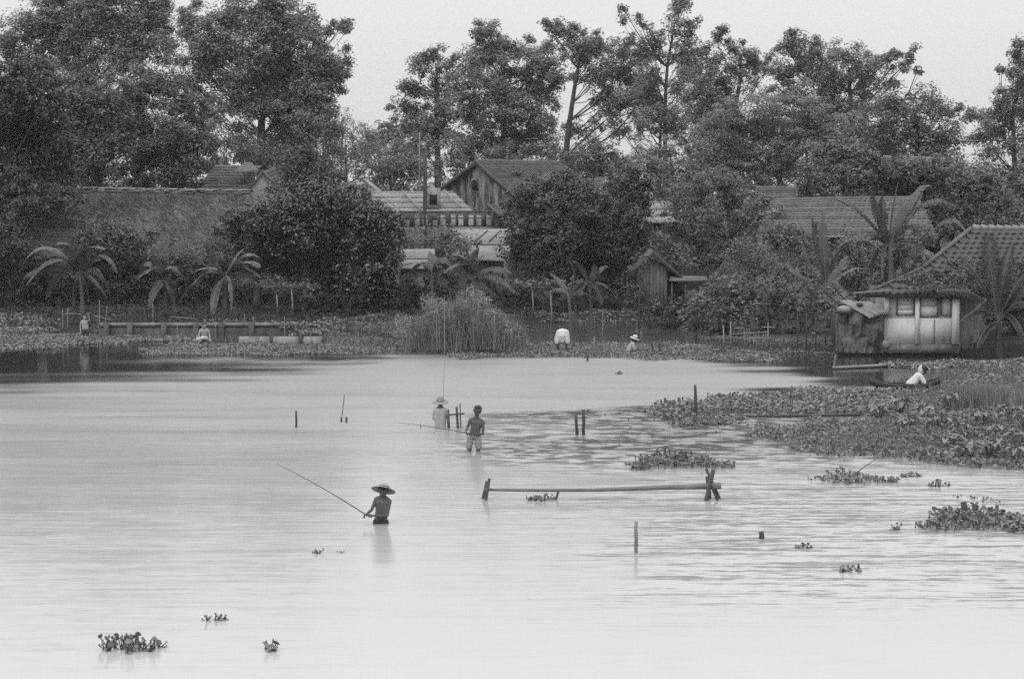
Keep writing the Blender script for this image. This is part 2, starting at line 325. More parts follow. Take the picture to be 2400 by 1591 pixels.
def tree(name, label, cat, Y, basepx, lobes, m='leaf_far', rs=0.5, leaf=(0.21, 0.125), per=60, k=2.0, dyn=1.6, tri=True, trunk=0.22, tpath=None, group=None, flat=0.7, up=0.8, twig=True, mtr='bark', zb=None, limbs=True, fat=1.2, fill=2, loose=0.35, rnd=0.45, ragged=0.5):
    """lobes: 'px,py,r' triples of the crown in photo pixels at distance Y"""
    lo = [(c, r * fat, rz * fat) for c, r, rz in parse(lobes, Y, dyn)]
    base = D(basepx, 700, Y); base[2] = hz1(base) - 0.05 if zb is None else zb
    if fill:
        cc = np.array([l[0] for l in lo]); ext = []
        for i, (c, r, rz) in enumerate(lo):
            d = np.linalg.norm(cc - c, axis=1); d[i] = 1e9
            for q in np.argsort(d)[:fill]:
                if d[q] < 1.5 * (r + lo[q][1]) and q > i: ext.append((0.5 * (c + cc[q]) + R.normal(size=3) * 0.15 * r, 0.72 * min(r, lo[q][1]), 0.72 * min(rz, lo[q][2])))
        nl = len(lo); lo = lo + ext
    else: nl = len(lo)
    if ragged:
        c0 = np.mean([l[0] for l in lo[:nl]], 0)
        for c, r, rz in lo[:nl]:
            if R.uniform() < ragged:
                u = nrm(nrm(c - c0) + 0.7 * R.normal(size=3)); u[1] *= 0.5; lo.append((c + u * r * R.uniform(1.0, 1.35), r * R.uniform(.22, .42), rz * R.uniform(.22, .42)))
    root = thing(name, label, cat, base, group)
    cr = MB(); tr = MB()
    cen = np.mean([l[0] for l in lo], 0); zmin = min(l[0][2] - l[2] for l in lo)
    if tpath is None:
        top = np.array([0.5 * base[0] + 0.5 * cen[0], Y, max(cen[2], base[2] + 0.6 * (cen[2] - base[2]))])
        fork = max(base[2] + 0.5, min(zmin + 0.3 * (top[2] - zmin), top[2]))
        tp = bez(base, np.array([base[0] + 0.3 * (top[0] - base[0]) + R.uniform(-.15, .15), Y + R.uniform(-.2, .2), 0.5 * (base[2] + top[2])]), top, 9)
    else:
        tp = np.array([base] + [D(a, b, Y) for a, b in tpath]); 
        tp = np.array([[np.interp(t, np.linspace(0, 1, len(tp)), tp[:, c]) for c in range(3)] for t in np.linspace(0, 1, 10)])
    tr.tube(tp, np.linspace(trunk, trunk * 0.35, len(tp)), 8)
    for li, (c, r, rz) in enumerate(lo):
        i = int(np.argmin(np.abs(tp[:, 2] - (c[2] - 0.95 * np.linalg.norm(c[:2] - tp[-1][:2]) - 0.5))))
        a = tp[i]
        if limbs:
            dist = np.linalg.norm(c - a)
            mid = 0.5 * (a + c) + np.array([0, 0, -0.06 * dist]) + R.normal(size=3) * 0.05 * dist
            r0 = min(trunk * 0.45, 0.018 + 0.010 * dist) * (1 if li < nl and li % 2 == 0 else 0.45); tr.tube(bez(a, mid, c, 6), np.linspace(r0, r0 * 0.35, 6), 5, cap=False)
        n = max(3, int(k * (r * rz) / (rs * rs)))
        u = rdirs(n); rad = R.uniform(0.35, 1.0, n) ** 0.6
        sub = c + u * rad[:, None] * np.array([r, min(r, 1.4), rz])
        if twig:
            for q in sub[:: 3]:
                tr.tube([c, 0.5 * (c + q) + R.normal(size=3) * 0.08, q], [0.022, 0.015, 0.008], 3, cap=False)
        npl = np.full(n, per if r > 0.75 else max(8, int(per * (0.25 + 0.75 * r / 0.75) * 0.6)))
        ids = np.repeat(np.arange(n), npl)
        d = rdirs(len(ids)); rr = rs * R.uniform(0.7, 1.25, n)[ids] * R.uniform(0, 1, len(ids)) ** 0.33
        if r < 1.1 * rs: rr *= max(0.62, r / (1.1 * rs)) * 1.15
        pos = sub[ids] + d * rr[:, None] * np.array([1, 1, flat])
        od = nrm(d + 0.6 * u[ids])
        leaf_cloud(cr, pos, od, leaf[0], leaf[1], up=up, rnd=rnd, tri=tri)
        nlo = int(len(pos) * loose); g = R.normal(size=(nlo, 3)); g /= np.maximum(1, np.linalg.norm(g, axis=1, keepdims=True) / 1.9)
        leaf_cloud(cr, c + g * np.array([r, min(r, 1.4), rz]) * 0.62, nrm(g), leaf[0], leaf[1], up=up, rnd=rnd, tri=tri)
    tr.build('trunk', M[mtr], root, smooth=True); cr.build('crown', M[m], root)
    return root

TALL = 'tall trees rising behind the houses'
tree('tree', 'tall airy tree with sky gaps, crown cut off by the top left corner', 'tree', 150, 205,
     '40,70,38 30,110,30 100,30,42 95,90,42 150,20,45 160,75,45 130,130,38 80,140,26 210,30,48 220,85,48 190,140,38 270,25,50 280,80,50 250,130,42 330,20,48 340,70,48 310,125,42 380,25,36 390,70,38 370,120,38 10,95,25 55,160,22 140,185,26 200,190,32 150,-20,40 250,-30,50 350,-25,45',
     per=105, k=1.6, group=TALL, trunk=0.3, rs=0.55)
tree('tree', 'broad tall tree with umbrella crown and forked trunk above the tiled gable house', 'tree', 146, 612,
     '420,60,26 460,45,32 480,90,34 530,25,30 560,60,38 530,100,40 600,20,36 640,15,32 665,8,24 690,40,28 720,40,22 640,70,40 700,80,36 730,95,28 600,110,45 660,130,45 720,140,42 770,130,28 800,140,18 795,165,18 770,180,26 730,190,38 680,190,42 630,180,42 570,160,42 520,150,42 470,130,40 440,170,38 760,215,22 785,200,14 760,240,20 740,250,28 700,240,32 800,60,12 780,68,10 815,55,11 750,78,10 560,205,26 520,200,26 600,215,30 570,240,24 640,235,30 690,265,30 560,300,22 590,350,26 660,385,28 610,385,26 660,250,32 740,290,34 780,290,26 600,260,26 650,310,30 690,310,30 540,235,26 500,290,20 470,230,22 720,290,30 690,345,32 740,330,36 640,355,26 560,340,22',
     per=105, k=1.7, fat=1.3, group=TALL, trunk=0.38, tpath=[(612, 380), (612, 300), (618, 220), (622, 130)], rs=0.55)
tree('tree', 'slim tree with separate leaf tufts left of the gabled house ridge', 'tree', 150, 1025,
     '1000,140,20 1025,125,17 1040,150,18 975,160,18 985,140,12 1015,175,16 955,200,18 965,215,14 1000,215,22 1035,210,22 935,245,16 960,245,13 980,260,26 1020,265,28 1060,250,28 955,285,16 1000,300,26 1050,300,28 1070,200,22 1080,150,22 1100,135,18',
     per=105, k=1.7, group=TALL, trunk=0.28, tpath=[(1027, 430), (1025, 320), (1022, 240), (1024, 160)], rs=0.55)
tree('tree', 'large full tree directly behind the gabled house with a tufted top', 'tree', 158, 1180,
     '1130,60,15 1112,75,11 1140,80,17 1160,65,12 1150,100,18 1125,110,16 1180,105,20 1100,140,28 1140,150,34 1190,145,36 1230,110,20 1240,140,32 1290,100,12 1275,130,22 1290,155,26 1090,195,34 1140,200,38 1200,200,42 1260,195,36 1300,200,20 1100,250,38 1160,255,42 1220,255,42 1275,250,32 1110,310,36 1170,310,40 1230,310,38 1090,350,32 1150,355,34 1210,360,34 1270,300,26 1265,345,30',
     per=105, k=1.7, group=TALL, trunk=0.35, rs=0.55)
tree('tree', 'tall tree with bare forked trunk showing against the sky right of the gabled house', 'tree', 152, 1325,
     '1285,60,9 1300,80,13 1330,80,20 1360,95,24 1390,90,17 1345,120,28 1390,130,28 1420,120,18 1410,160,26 1440,180,22 1380,180,24 1440,215,24 1465,240,20 1400,230,17 1420,260,24 1450,290,18 1400,285,16 1345,300,18 1370,312,14 1460,110,22 1470,150,24 1480,200,20 1500,230,22 1310,330,18',
     per=105, k=1.7, fat=1.32, group=TALL, trunk=0.28, tpath=[(1322, 400), (1333, 300), (1345, 215), (1362, 120)], rs=0.55)
tree('tree', 'tallest sparse tree with straight trunk reaching the top edge of the photo', 'tree', 148, 1562,
     '1465,28,7 1462,45,6 1500,50,7 1520,70,10 1490,100,15 1500,130,17 1530,110,15 1540,90,12 1570,50,12 1580,25,10 1600,20,10 1590,5,9 1612,5,7 1605,50,14 1622,60,10 1590,90,15 1615,100,15 1550,140,15 1520,165,18 1600,135,17 1625,130,13 1540,190,17 1590,180,15 1510,210,18 1530,240,17 1580,220,13 1610,170,13 1545,270,18 1510,280,15 1490,260,13 1580,280,17 1600,300,15',
     per=75, k=1.7, fat=1.55, group=TALL, trunk=0.2, tpath=[(1560, 400), (1558, 280), (1562, 170), (1580, 60)], rs=0.5)
tree('tree', 'leafy tree with pale slanting trunk between the tallest tree and the feathery one', 'tree', 155, 1720,
     '1688,75,7 1702,68,6 1680,95,10 1710,110,12 1730,120,14 1760,125,14 1775,140,14 1660,130,24 1640,160,28 1690,150,26 1740,150,22 1640,210,32 1690,205,32 1740,190,26 1780,180,20 1630,255,28 1680,260,30 1720,240,20 1660,295,22 1700,300,16 1800,160,16 1640,310,16',
     per=105, k=1.7, group=TALL, trunk=0.25, tpath=[(1700, 400), (1718, 280), (1735, 190), (1735, 130)], rs=0.55)
tree('tree', 'wide tall tree with a loose sprig reaching right into the open sky', 'tree', 160, 2000,
     '1840,105,16 1865,90,20 1870,120,26 1820,140,18 1835,170,24 1900,105,20 1920,120,18 1905,150,28 1960,110,16 1975,130,14 1950,150,24 1940,180,36 2015,110,12 2010,130,16 2045,140,18 2030,165,20 2070,150,16 2085,130,12 2100,125,9 2140,115,9 2130,140,12 2120,160,9 2150,165,7 2100,200,12 2070,195,18 2020,200,26 1990,170,24 1880,190,32 1840,215,28 1960,220,36 2020,240,32 1900,230,34 1970,270,34 2020,285,30 1930,270,30 2065,230,18',
     per=105, k=1.7, group=TALL, trunk=0.35, rs=0.55)
tree('tree', 'airy tree cut off by the right edge of the photo', 'tree', 138, 2375,
     '2395,95,13 2380,120,14 2400,140,18 2385,160,16 2348,165,6 2370,175,9 2400,190,20 2380,210,20 2400,240,24 2345,215,9 2340,235,16 2355,255,20 2390,270,28 2330,275,18 2290,270,16 2270,278,10 2310,290,20 2350,305,28 2300,320,18 2280,330,13 2400,330,28 2340,350,20 2310,360,18 2390,375,28 2350,400,28 2300,410,25 2400,420,28 2430,200,40 2450,300,40 2440,400,40',
     per=105, k=1.7, group=TALL, trunk=0.3, rs=0.55)
tree('tree', 'dark rounded tree with layered right edge before the open sky at right', 'tree', 145, 2140,
     '2050,245,30 2090,240,28 2060,290,40 2120,250,32 2160,240,32 2200,250,28 2230,258,16 2250,258,8 2110,300,42 2170,290,40 2220,285,28 2240,305,16 2060,340,40 2120,345,42 2180,335,42 2225,330,28 2240,340,15 2150,385,36 2210,375,34 2090,385,34 2040,370,30 2250,390,22',
     m='leaf_mid', per=48, k=2.2, trunk=0.35, rs=0.55, group='rounded trees around the houses')
MIDG = 'rounded trees around the houses'
tree('feathery_tree', 'spreading feathery tree with flat leaf layers above the right tiled roof', 'tree', 128, 1830,
     '1760,250,40,24 1820,240,45,24 1700,270,35,22 1880,250,40,22 1930,275,45,24 1750,290,50,26 1820,285,55,28 1690,320,45,26 1880,300,50,26 1950,310,45,24 1760,340,55,30 1840,340,55,30 1910,350,50,28 1660,350,35,25 1700,370,45,28 1780,385,50,28 1850,385,40,25 1980,350,30,22 1650,390,30,24 1720,410,40,26 1800,420,40,22',
     m='leaf_far', leaf=(0.18, 0.08), per=120, k=2.0, rs=0.55, fat=1.25, fill=3, flat=0.42, up=1.0, trunk=0.3, group=MIDG)
tree('tree', 'darkest big tree filling the left edge beside the thatched roof', 'tree', 108, -20,
     '20,180,45 70,170,38 100,220,45 30,240,55 60,300,55 120,290,45 150,330,42 20,330,50 90,370,55 30,420,55 130,420,48 60,480,50 20,520,50 110,465,42 155,455,30 20,600,45 15,660,45 40,560,38 -30,250,60 -30,400,60 -30,550,60',
     m='leaf_dark', leaf=(0.19, 0.11), per=95, k=2.0, rs=0.42, trunk=0.35, group=MIDG)
tree('tree', 'dense clumpy tree behind the left end of the thatched roof', 'tree', 121, 236,
     '190,200,28 150,215,33 225,240,42 270,225,40 200,290,45 260,290,48 260,350,42 210,350,38 160,270,40 170,340,38 290,330,40 290,395,22 180,400,32 150,390,32 230,400,24',
     m='leaf_mid', leaf=(0.19, 0.11), per=90, k=2.1, rs=0.45, trunk=0.25, group=MIDG)
tree('tree', 'dense dark tree rising behind the middle of the thatched roof', 'tree', 124, 390,
     '320,200,42 370,190,36 410,230,40 460,255,34 320,270,48 380,290,45 440,310,45 490,320,26 465,355,38 430,385,40 380,360,45 320,340,45 320,390,35 430,420,35 380,420,35 340,435,22',
     m='leaf_mid', leaf=(0.19, 0.11), per=90, k=2.1, rs=0.45, trunk=0.25, group=MIDG)
BUSHF = 'hazy bushes behind the roofs'
tree('bush', 'dark bush behind the tiled gable house at left', 'bush', 142, 600, '540,350,36 600,370,34 650,385,38 700,390,42 760,380,38 520,400,22 500,370,26 470,330,26', m='leaf_mid', per=50, group=BUSHF, rs=0.55)
tree('bush', 'hazy bush under the feathery twigs in the gap between the two tree masses', 'bush', 168, 810, '800,330,33 850,315,24 880,345,28 770,360,38 820,380,38 760,310,24', per=44, group=BUSHF, rs=0.55)
tree('bush', 'thin feathery twigs drooping into the sky gap right of the umbrella tree', 'bush', 160, 800, '800,262,10 815,272,10 828,288,9 840,300,7 800,285,12 815,300,12 785,255,9', per=14, k=1.2, rs=0.5, leaf=(0.22, 0.06), group=BUSHF, trunk=0.08)
tree('bush', 'round hazy bush left of the dark pole on the pale roof', 'bush', 150, 915, '870,390,38 920,370,40 970,380,38 900,420,38 960,420,36 850,440,28 1000,400,30', per=48, group=BUSHF, rs=0.55)
tree('bush', 'farthest pale bush at the bottom of the sky gap', 'bush', 225, 920, '890,312,20 930,305,23 915,335,28 970,305,25 870,330,20 960,345,28 840,352,22 1000,330,30', per=40, group=BUSHF, rs=0.6, leaf=(0.4, 0.22))
tree('bush', 'small dark round tree under the forked trunk, right of the gabled house', 'tree', 138, 1400, '1390,370,34 1430,380,28 1350,370,26 1420,350,24 1380,345,24 1400,405,30 1450,410,25', m='leaf_mid', per=50, group=BUSHF, rs=0.5)
tree('bush', 'hazy tangle of leaves below the tallest sparse tree', 'tree', 132, 1570, '1520,370,28 1560,390,30 1600,400,28 1640,380,28 1620,350,20 1540,420,30 1590,440,28 1490,400,28 1580,345,20 1500,335,20 1640,330,22', per=48, group=BUSHF, rs=0.55)
tree('bush', 'bush behind the roof ridge of the gabled house', 'bush', 140, 1100, '1060,340,30 1080,380,26 1040,400,24 1250,360,26 1300,375,24 1170,365,26', m='leaf_mid', per=48, group=BUSHF, rs=0.5)
tree('bush', 'dark greenery at the right edge below the airy tree', 'bush', 128, 2360, '2260,420,30 2310,430,34 2370,440,36 2410,470,36 2290,390,26 2440,440,40', m='leaf_mid', per=50, group=BUSHF, rs=0.5)
tree('mango_tree', 'low broad dense tree with rounded pale clumps behind the right house', 'tree', 112, 2200,
     '1960,350,28 1930,380,32 1980,385,34 2020,370,28 1905,420,28 1950,430,34 2010,430,36 1890,450,20 2060,400,32 2070,440,36 2120,390,34 2130,430,38 2180,400,32 2220,405,34 2190,450,40 2260,425,34 2300,440,34 2250,470,40 2320,470,34 2360,490,30 2350,450,22 2300,510,38 2240,520,38 2370,530,28 2180,500,34 2120,480,28 2400,520,30 2360,560,24',
     m='leaf_mid', leaf=(0.2, 0.1), per=75, k=2.4, rs=0.36, trunk=0.25, group=MIDG)
FRONT = 'leafy trees along the far bank'
tree('tree', 'pointed leafy top rising behind the dense dome tree', 'tree', 112, 700, '705,365,26 685,392,26 730,380,28 676,420,24 705,420,36 750,420,33 770,450,32 688,455,30 790,480,28 720,455,34', m='leaf_dark', leaf=(0.18, 0.10), per=85, k=2.2, rs=0.38, group=FRONT)
tree('tree', 'dense dome tree with glossy leaves left of centre on the bank', 'tree', 100, 760,
     '700,480,45 760,470,38 650,470,33 820,480,38 860,500,38 900,530,38 925,570,26 720,530,50 790,530,50 850,560,45 905,600,33 680,560,45 740,590,45 810,610,48 870,630,42 915,640,26 640,510,33 770,650,40 840,670,40 890,680,32 800,690,26',
     m='leaf_gloss', leaf=(0.165, 0.10), per=85, k=2.1, rs=0.36, loose=0.6, tri=False, trunk=0.22, group=FRONT)
tree('tree', 'smaller dark tree between the thatched roof and the dome tree', 'tree', 101, 600, '575,515,26 625,500,28 560,530,32 610,530,42 640,570,38 580,580,33 620,620,34 660,610,34 540,540,20 690,630,28', m='leaf_dark', leaf=(0.17, 0.10), per=95, k=2.2, rs=0.38, group=FRONT)
tree('tree', 'large dark tree covering the lower roofs in the centre', 'tree', 104, 1300,
     '1230,440,28 1270,450,34 1330,440,32 1220,490,36 1280,500,44 1340,490,44 1390,480,34 1200,540,28 1250,550,42 1310,555,46 1370,550,44 1420,540,34 1195,590,24 1240,600,36 1300,610,40 1360,610,40 1410,600,34 1320,420,24 1380,430,24 1260,645,24 1340,645,24',
     m='leaf_dark', leaf=(0.17, 0.10), per=95, k=2.1, rs=0.38, group=FRONT, trunk=0.2)
tree('tree', 'narrow dark tree left of the plank hut', 'tree', 105, 1480,
     '1480,400,23 1450,430,26 1500,430,30 1470,470,34 1515,470,26 1440,510,32 1490,520,36 1450,570,34 1495,580,30 1470,630,30 1430,640,28 1460,680,26 1420,680,22',
     m='leaf_dark', leaf=(0.17, 0.10), per=95, k=2.1, rs=0.38, group=FRONT, trunk=0.2)
tree('feathery_tree', 'soft feathery tree behind the plank hut with slim dark trunk', 'tree', 107, 1615,
     '1590,440,24 1630,420,26 1680,420,28 1580,480,26 1620,470,36 1680,465,38 1730,450,34 1600,520,36 1660,520,40 1720,510,38 1770,490,34 1800,520,20 1640,570,34 1700,560,34 1760,550,32 1600,570,20 1830,500,18 1670,600,24 1740,590,22',
     m='leaf_mid', leaf=(0.17, 0.08), per=85, k=1.9, rs=0.42, flat=0.5, group=FRONT, trunk=0.15)
SHR = 'shrubs on the far bank'
def shrub(label, Y, b, lobes, m='leaf_dark', **k):
    a = dict(fill=1, loose=0.4, leaf=(0.17, 0.1), per=55, k=2.3, rs=0.33, dyn=0.9, trunk=0.07, group=SHR, twig=False); a.update(k)
    return tree('shrub', label, 'shrub', Y, b, lobes, m=m, **a)
shrub('pale creeper-covered dome of leaves above the stick fence', 91, 1755, '1720,590,22 1755,575,24 1790,590,22 1700,620,24 1740,620,30 1790,625,28 1820,620,18 1770,650,28', m='leaf_pale', leaf=(0.13, 0.07), per=80, k=2.0)
shrub('tangled shrub overhanging the inlet, left of the stick fence', 86, 1700, '1680,680,28 1720,670,32 1760,680,34 1650,710,26 1690,720,34 1740,720,36 1640,750,26 1680,765,28 1620,730,17 1730,765,24 1620,772,17', m='leaf_mid')
shrub('shrub with scattered light leaves behind the stick fence', 87, 1820, '1810,680,30 1790,725,32 1840,710,26 1860,690,22 1800,765,14', m='leaf_dark')
shrub('low shrub beside the rough outhouse', 86, 1900, '1900,690,24 1940,700,20 1870,730,28 1920,730,26 1955,730,14 1840,760,22 1890,775,22 1930,780,16', m='leaf_mid', zb=0.3)
shrub('mixed leaves around the foot of the tall upright bananas', 97, 2010, '1860,570,28 1900,600,28 1840,620,28 1880,650,30 1940,640,28 1990,640,32 2040,620,32 2000,590,28 2090,600,34 2120,570,30 2140,620,26 2060,660,28 2010,670,24 1960,590,26 2080,560,28', m='leaf_mid')
shrub('dark shrub in the shade behind the young palm', 86, 2380, '2345,730,28 2385,720,38 2405,770,38 2350,775,26 2390,650,30 2430,700,40 2400,610,22', m='leaf_dark')
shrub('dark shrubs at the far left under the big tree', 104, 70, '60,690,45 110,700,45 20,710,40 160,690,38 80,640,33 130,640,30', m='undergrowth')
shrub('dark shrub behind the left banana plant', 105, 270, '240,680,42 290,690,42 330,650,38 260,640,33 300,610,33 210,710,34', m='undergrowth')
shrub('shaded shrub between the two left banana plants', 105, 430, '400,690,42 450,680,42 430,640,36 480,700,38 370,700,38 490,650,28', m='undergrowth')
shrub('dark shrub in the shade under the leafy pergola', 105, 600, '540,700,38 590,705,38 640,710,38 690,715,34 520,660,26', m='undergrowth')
shrub('grey-leaved bush hanging in front of the thatched eave', 106, 300, '230,545,32 280,560,34 330,570,34 200,575,32 250,600,34 310,610,32 370,600,28 420,600,26 390,640,28 170,600,24', m='leaf_mid')
shrub('dark undergrowth at the foot of the dome tree', 99, 860, '850,715,36 900,705,36 800,725,34 930,690,30 760,735,30 720,735,26', m='undergrowth')
shrub('bush in front of the pale terrace railing', 106, 1030, '1000,550,22 1050,545,22 960,560,22 1090,565,22 1040,580,28 1075,595,26 980,600,22 910,560,16', m='leaf_mid')
shrub('shrub at the left corner of the plank hut', 94.5, 1500, '1490,640,18 1498,670,20 1490,700,20 1505,610,14 1515,715,14', m='leaf_dark')
shrub('leafy shrub above the plank hut roof', 103, 1560, '1545,570,22 1570,590,22 1590,615,20 1610,600,20 1535,600,16 1625,640,18', m='leaf_mid')
shrub('shrub hiding the eave of the long tiled house', 100, 1900, '1800,560,22 1840,555,22 1880,560,20 1780,590,22 1990,560,20 2030,565,22 2180,555,24 1820,590,22 2150,540,22 1790,530,22 1850,535,18 1920,545,16 2110,555,20', m='leaf_mid')
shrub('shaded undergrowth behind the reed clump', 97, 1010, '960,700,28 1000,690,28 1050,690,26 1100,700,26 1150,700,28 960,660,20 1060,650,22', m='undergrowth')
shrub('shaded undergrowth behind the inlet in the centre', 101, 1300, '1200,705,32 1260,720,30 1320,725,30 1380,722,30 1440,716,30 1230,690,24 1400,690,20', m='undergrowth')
shrub('low bush at the foot of the plank hut', 95, 1570, '1490,725,22 1530,728,22 1575,728,20 1600,745,18 1620,700,16 1590,712,16', m='leaf_mid', leaf=(0.16, 0.09))
shrub('bush hanging over the pale roof behind the railing', 118, 1110, '1150,500,24 1180,520,22 1210,470,24 1185,560,24', m='leaf_mid')
tree('tree', 'hazy crown filling in behind the feathery tree at right', 'tree', 170, 1900, '1660,330,34 1700,300,34 1740,340,38 1790,300,34 1850,320,38 1900,310,36 1950,330,38 2000,320,36 2050,340,36 1720,390,36 1800,390,36 1880,390,36 1960,390,36 2040,400,34 2090,330,34', per=105, k=1.7, rs=0.55, group=BUSHF)
tree('tree', 'hazy crown behind the tallest sparse tree', 'tree', 166, 1540, '1500,190,24 1535,225,26 1490,255,24 1525,295,26 1600,215,26 1640,270,28 1580,315,24 1625,335,26 1455,305,20 1470,205,22 1560,260,22 1610,150,22 1510,140,20 1650,180,26', per=95, k=1.6, rs=0.55, group=BUSHF)
tree('bush', 'hazy low crowns behind the gabled house and plank hut', 'bush', 168, 1480, '1330,390,26 1370,400,28 1420,400,28 1470,390,26 1520,380,24 1560,375,22 1610,375,22 1660,390,30 1460,430,30 1540,430,30 1620,430,30 1700,430,30', per=105, k=1.7, rs=0.55, group=BUSHF)
tree('tree', 'dark tree mass low in the left corner of the sky line', 'tree', 132, 100, '20,330,40 70,350,40 110,380,40 160,400,36 210,410,34 260,420,32 310,430,30 30,400,40 60,440,38 360,440,28 130,430,36', m='leaf_mid', leaf=(0.19, 0.11), per=80, k=1.8, rs=0.45, group=MIDG)
tree('tree', 'dark leafy boughs hanging over the lean-to at far left', 'tree', 104, 20, '60,500,36 20,560,40 90,470,34 30,620,42 80,640,30 -20,640,46 150,480,28 60,580,24 200,530,22', m='leaf_dark', leaf=(0.17, 0.10), per=90, k=2.1, rs=0.38, group=FRONT)
tree('tree', 'grey-green bough drooping over the right half of the thatched roof', 'tree', 107, 480, '520,545,20 505,580,24 460,610,24 520,590,24 500,615,26 540,600,22', m='leaf_mid', leaf=(0.16, 0.09), per=80, k=2.0, rs=0.38, group=FRONT)
far = MB()
for i in range(420):
    x = R.uniform(-110, 110); y = R.uniform(190, 300); h = R.uniform(2.5, 6.5); c = np.array([x, y, h * 0.6])
    d = rdirs(150); leaf_cloud(far, c + d * np.array([2.6, 2.6, h * 0.55]) * R.uniform(0.6, 1, (150, 1)), d, 0.9, 0.55)
o = far.build('far_treeline', M['leaf_far']); tag(o, 'far low line of bushes filling the gaps behind the houses', 'trees', kind='stuff')

# pergolas: vines on posts
def pergola(label, Y, posts, lobes, b):
    base = D(b, 700, Y); base[2] = hz1(base); t = thing('vine_pergola', label, 'pergola', base, 'vine pergolas on the bank')
    cr = MB()
    for c, r, rz in parse(lobes, Y, 0.5):
        n = int(260 * r); d = rdirs(n); leaf_cloud(cr, c + d * np.array([r, 0.8, rz]) * (R.uniform(0, 1, n) ** 0.4)[:, None], d, 0.17, 0.11, tri=False)
    cr.build('vine', M['leaf_pale'], t)
    for x, y0, y1 in posts:
        a = D(x, y0, Y - 0.4); g = D(x + 2, y1, Y - 0.4); g[2] = min(g[2], hz1(g)); MB().tube([a, 0.5 * (a + g) + [0.03, 0, 0], g], [0.035, 0.04, 0.045], 7).build('post', M['wood_pale'], t)
    xs0 = [p[0] for p in posts]
    MB().tube([D(min(xs0) - 60, posts[0][1] - 8, Y), D(max(xs0) + 50, posts[0][1] - 4, Y)], 0.035, 6).build('beam', M['wood'], t)
pergola('leafy pergola on pale posts right of the leaning banana', 98, [(683, 678, 745), (648, 690, 742)], '545,652,18,9 580,662,22,10 620,666,24,10 660,670,24,9 700,670,24,9 735,670,20,8', 660)
pergola('leafy pergola with one pale post behind the reed clump', 98, [(1247, 680, 742), (1290, 680, 740)], '1180,660,20,10 1205,664,22,10 1240,667,24,10 1280,664,22,9 1310,660,18,8', 1245)

# ------------------------------------------------------------------ bananas and palm
def blade(pts, width, droop=0.5, tear=0.42, seg=22, prof=None):
    """banana leaf: split into strips hanging off the midrib"""
    pts = np.asarray(pts); n = len(pts)
    P = np.array([[np.interp(t, np.linspace(0, 1, n), pts[:, c]) for c in range(3)] for t in np.linspace(0, 1, seg + 1)])
    T = nrm(np.gradient(P, axis=0)); S = nrm(np.cross(T, [0, 0, 1.0]) + 1e-6); U = nrm(np.cross(S, T)); U *= np.where(U[:, 2:] < 0, -1, 1)
    mb = MB(); t = np.linspace(0, 1, seg + 1); w = width * np.clip(np.sin(np.pi * np.clip(t * 0.9 + 0.08, 0, 1)) ** 0.6, 0.03, 1)
    w[t < 0.12] *= 0.15
    for s in (-1, 1):
        g = 0.0; dr = droop
        for i in range(seg):
            if R.uniform() < tear: g = 0.35; dr = droop * R.uniform(0.5, 1.9)
            else: g = 0.0
            a, b = P[i], P[i + 1]; b2 = a + (b - a) * (1 - g * 0.6)
            def outp(p, k): 
                hh = w[k] * R.uniform(0.93, 1.07)
                return p + s * S[k] * hh * math.cos(dr) + U[k] * 0.12 * hh - np.array([0, 0, 1]) * hh * math.sin(dr) * 0.9 + T[k] * hh * 0.25
            def midp(p, k): return p + s * S[k] * w[k] * 0.5 + U[k] * w[k] * 0.16 + T[k] * w[k] * 0.08 - np.array([0, 0, 1]) * w[k] * 0.2 * math.sin(dr)
            v = [a, midp(a, i), outp(a, i), outp(b2, i + 1), midp(b2, i + 1), b]
            mb.add(v, [[0, 1, 4, 5], [1, 2, 3, 4]])
    return mb
def banana(label, Y, crown, leaves, basepx=None, width=0.40, dyn=0.9, group='banana plants on the bank', sr=0.10):
    c = D(crown[0], crown[1], Y); base = D(basepx or crown[0], 700, Y); base[2] = hz1(base)
    t = thing('banana_plant', label, 'banana plant', base, group)
    MB().tube(bez(base, 0.5 * (base + c) + [0.05, 0, 0], c, 8), np.linspace(sr * 1.3, sr * 0.6, 8), 8).build('stem', M['stem'], t, smooth=True)
    cpx = crown; u_ = sc(Y); leaves = list(leaves) + [(cpx[0] + sgn * .22 * u_, cpx[1] + .35 * u_, cpx[0] + sgn * R.uniform(.2, .4) * u_, cpx[1] + R.uniform(.9, 1.5) * u_, .16, 1) for sgn in (-1, 1) if R.uniform() < .8]
    for lf in leaves:
        mx, my, tx, ty = lf[:4]; dy = R.uniform(-dyn, dyn); wd = lf[4] * 1.25 if len(lf) > 4 else width; dry = len(lf) > 5
        mq = D(mx, my, Y + dy * 0.5); mq[2] += (0.13 * np.linalg.norm(D(tx, ty, Y) - c) if ty > my - 25 else 0); pts = bez(c, mq, D(tx, ty, Y + dy), 12)
        b = blade(pts, wd, droop=R.uniform(0.1, 0.8) if not dry else 1.2)
        o = b.build('leaf', M['banana_dry' if dry else 'banana'], t)
        mr = MB(); mr.tube(pts + np.array([0, 0, 0.012]), np.linspace(0.03, 0.006, 12), 5, cap=False); mr.build('midrib', M['midrib'], o)
        if dry: o['label'] = 'dry hanging leaf'
    return t
banana('spreading banana plant behind the standing boy at left', 92, (188, 650), [(110, 598, 45, 640), (130, 625, 62, 668), (160, 595, 140, 572), (188, 605, 196, 568), (235, 610, 275, 640), (225, 642, 258, 692), (212, 662, 250, 698), (142, 655, 112, 700), (120, 640, 55, 652), (205, 600, 245, 585)], 192)
banana('small banana plant in shade between the left two', 96, (385, 660), [(350, 622, 328, 650), (400, 632, 424, 645), (397, 682, 410, 716), (368, 680, 350, 720), (372, 625, 358, 592), (355, 640, 312, 668)], 386)
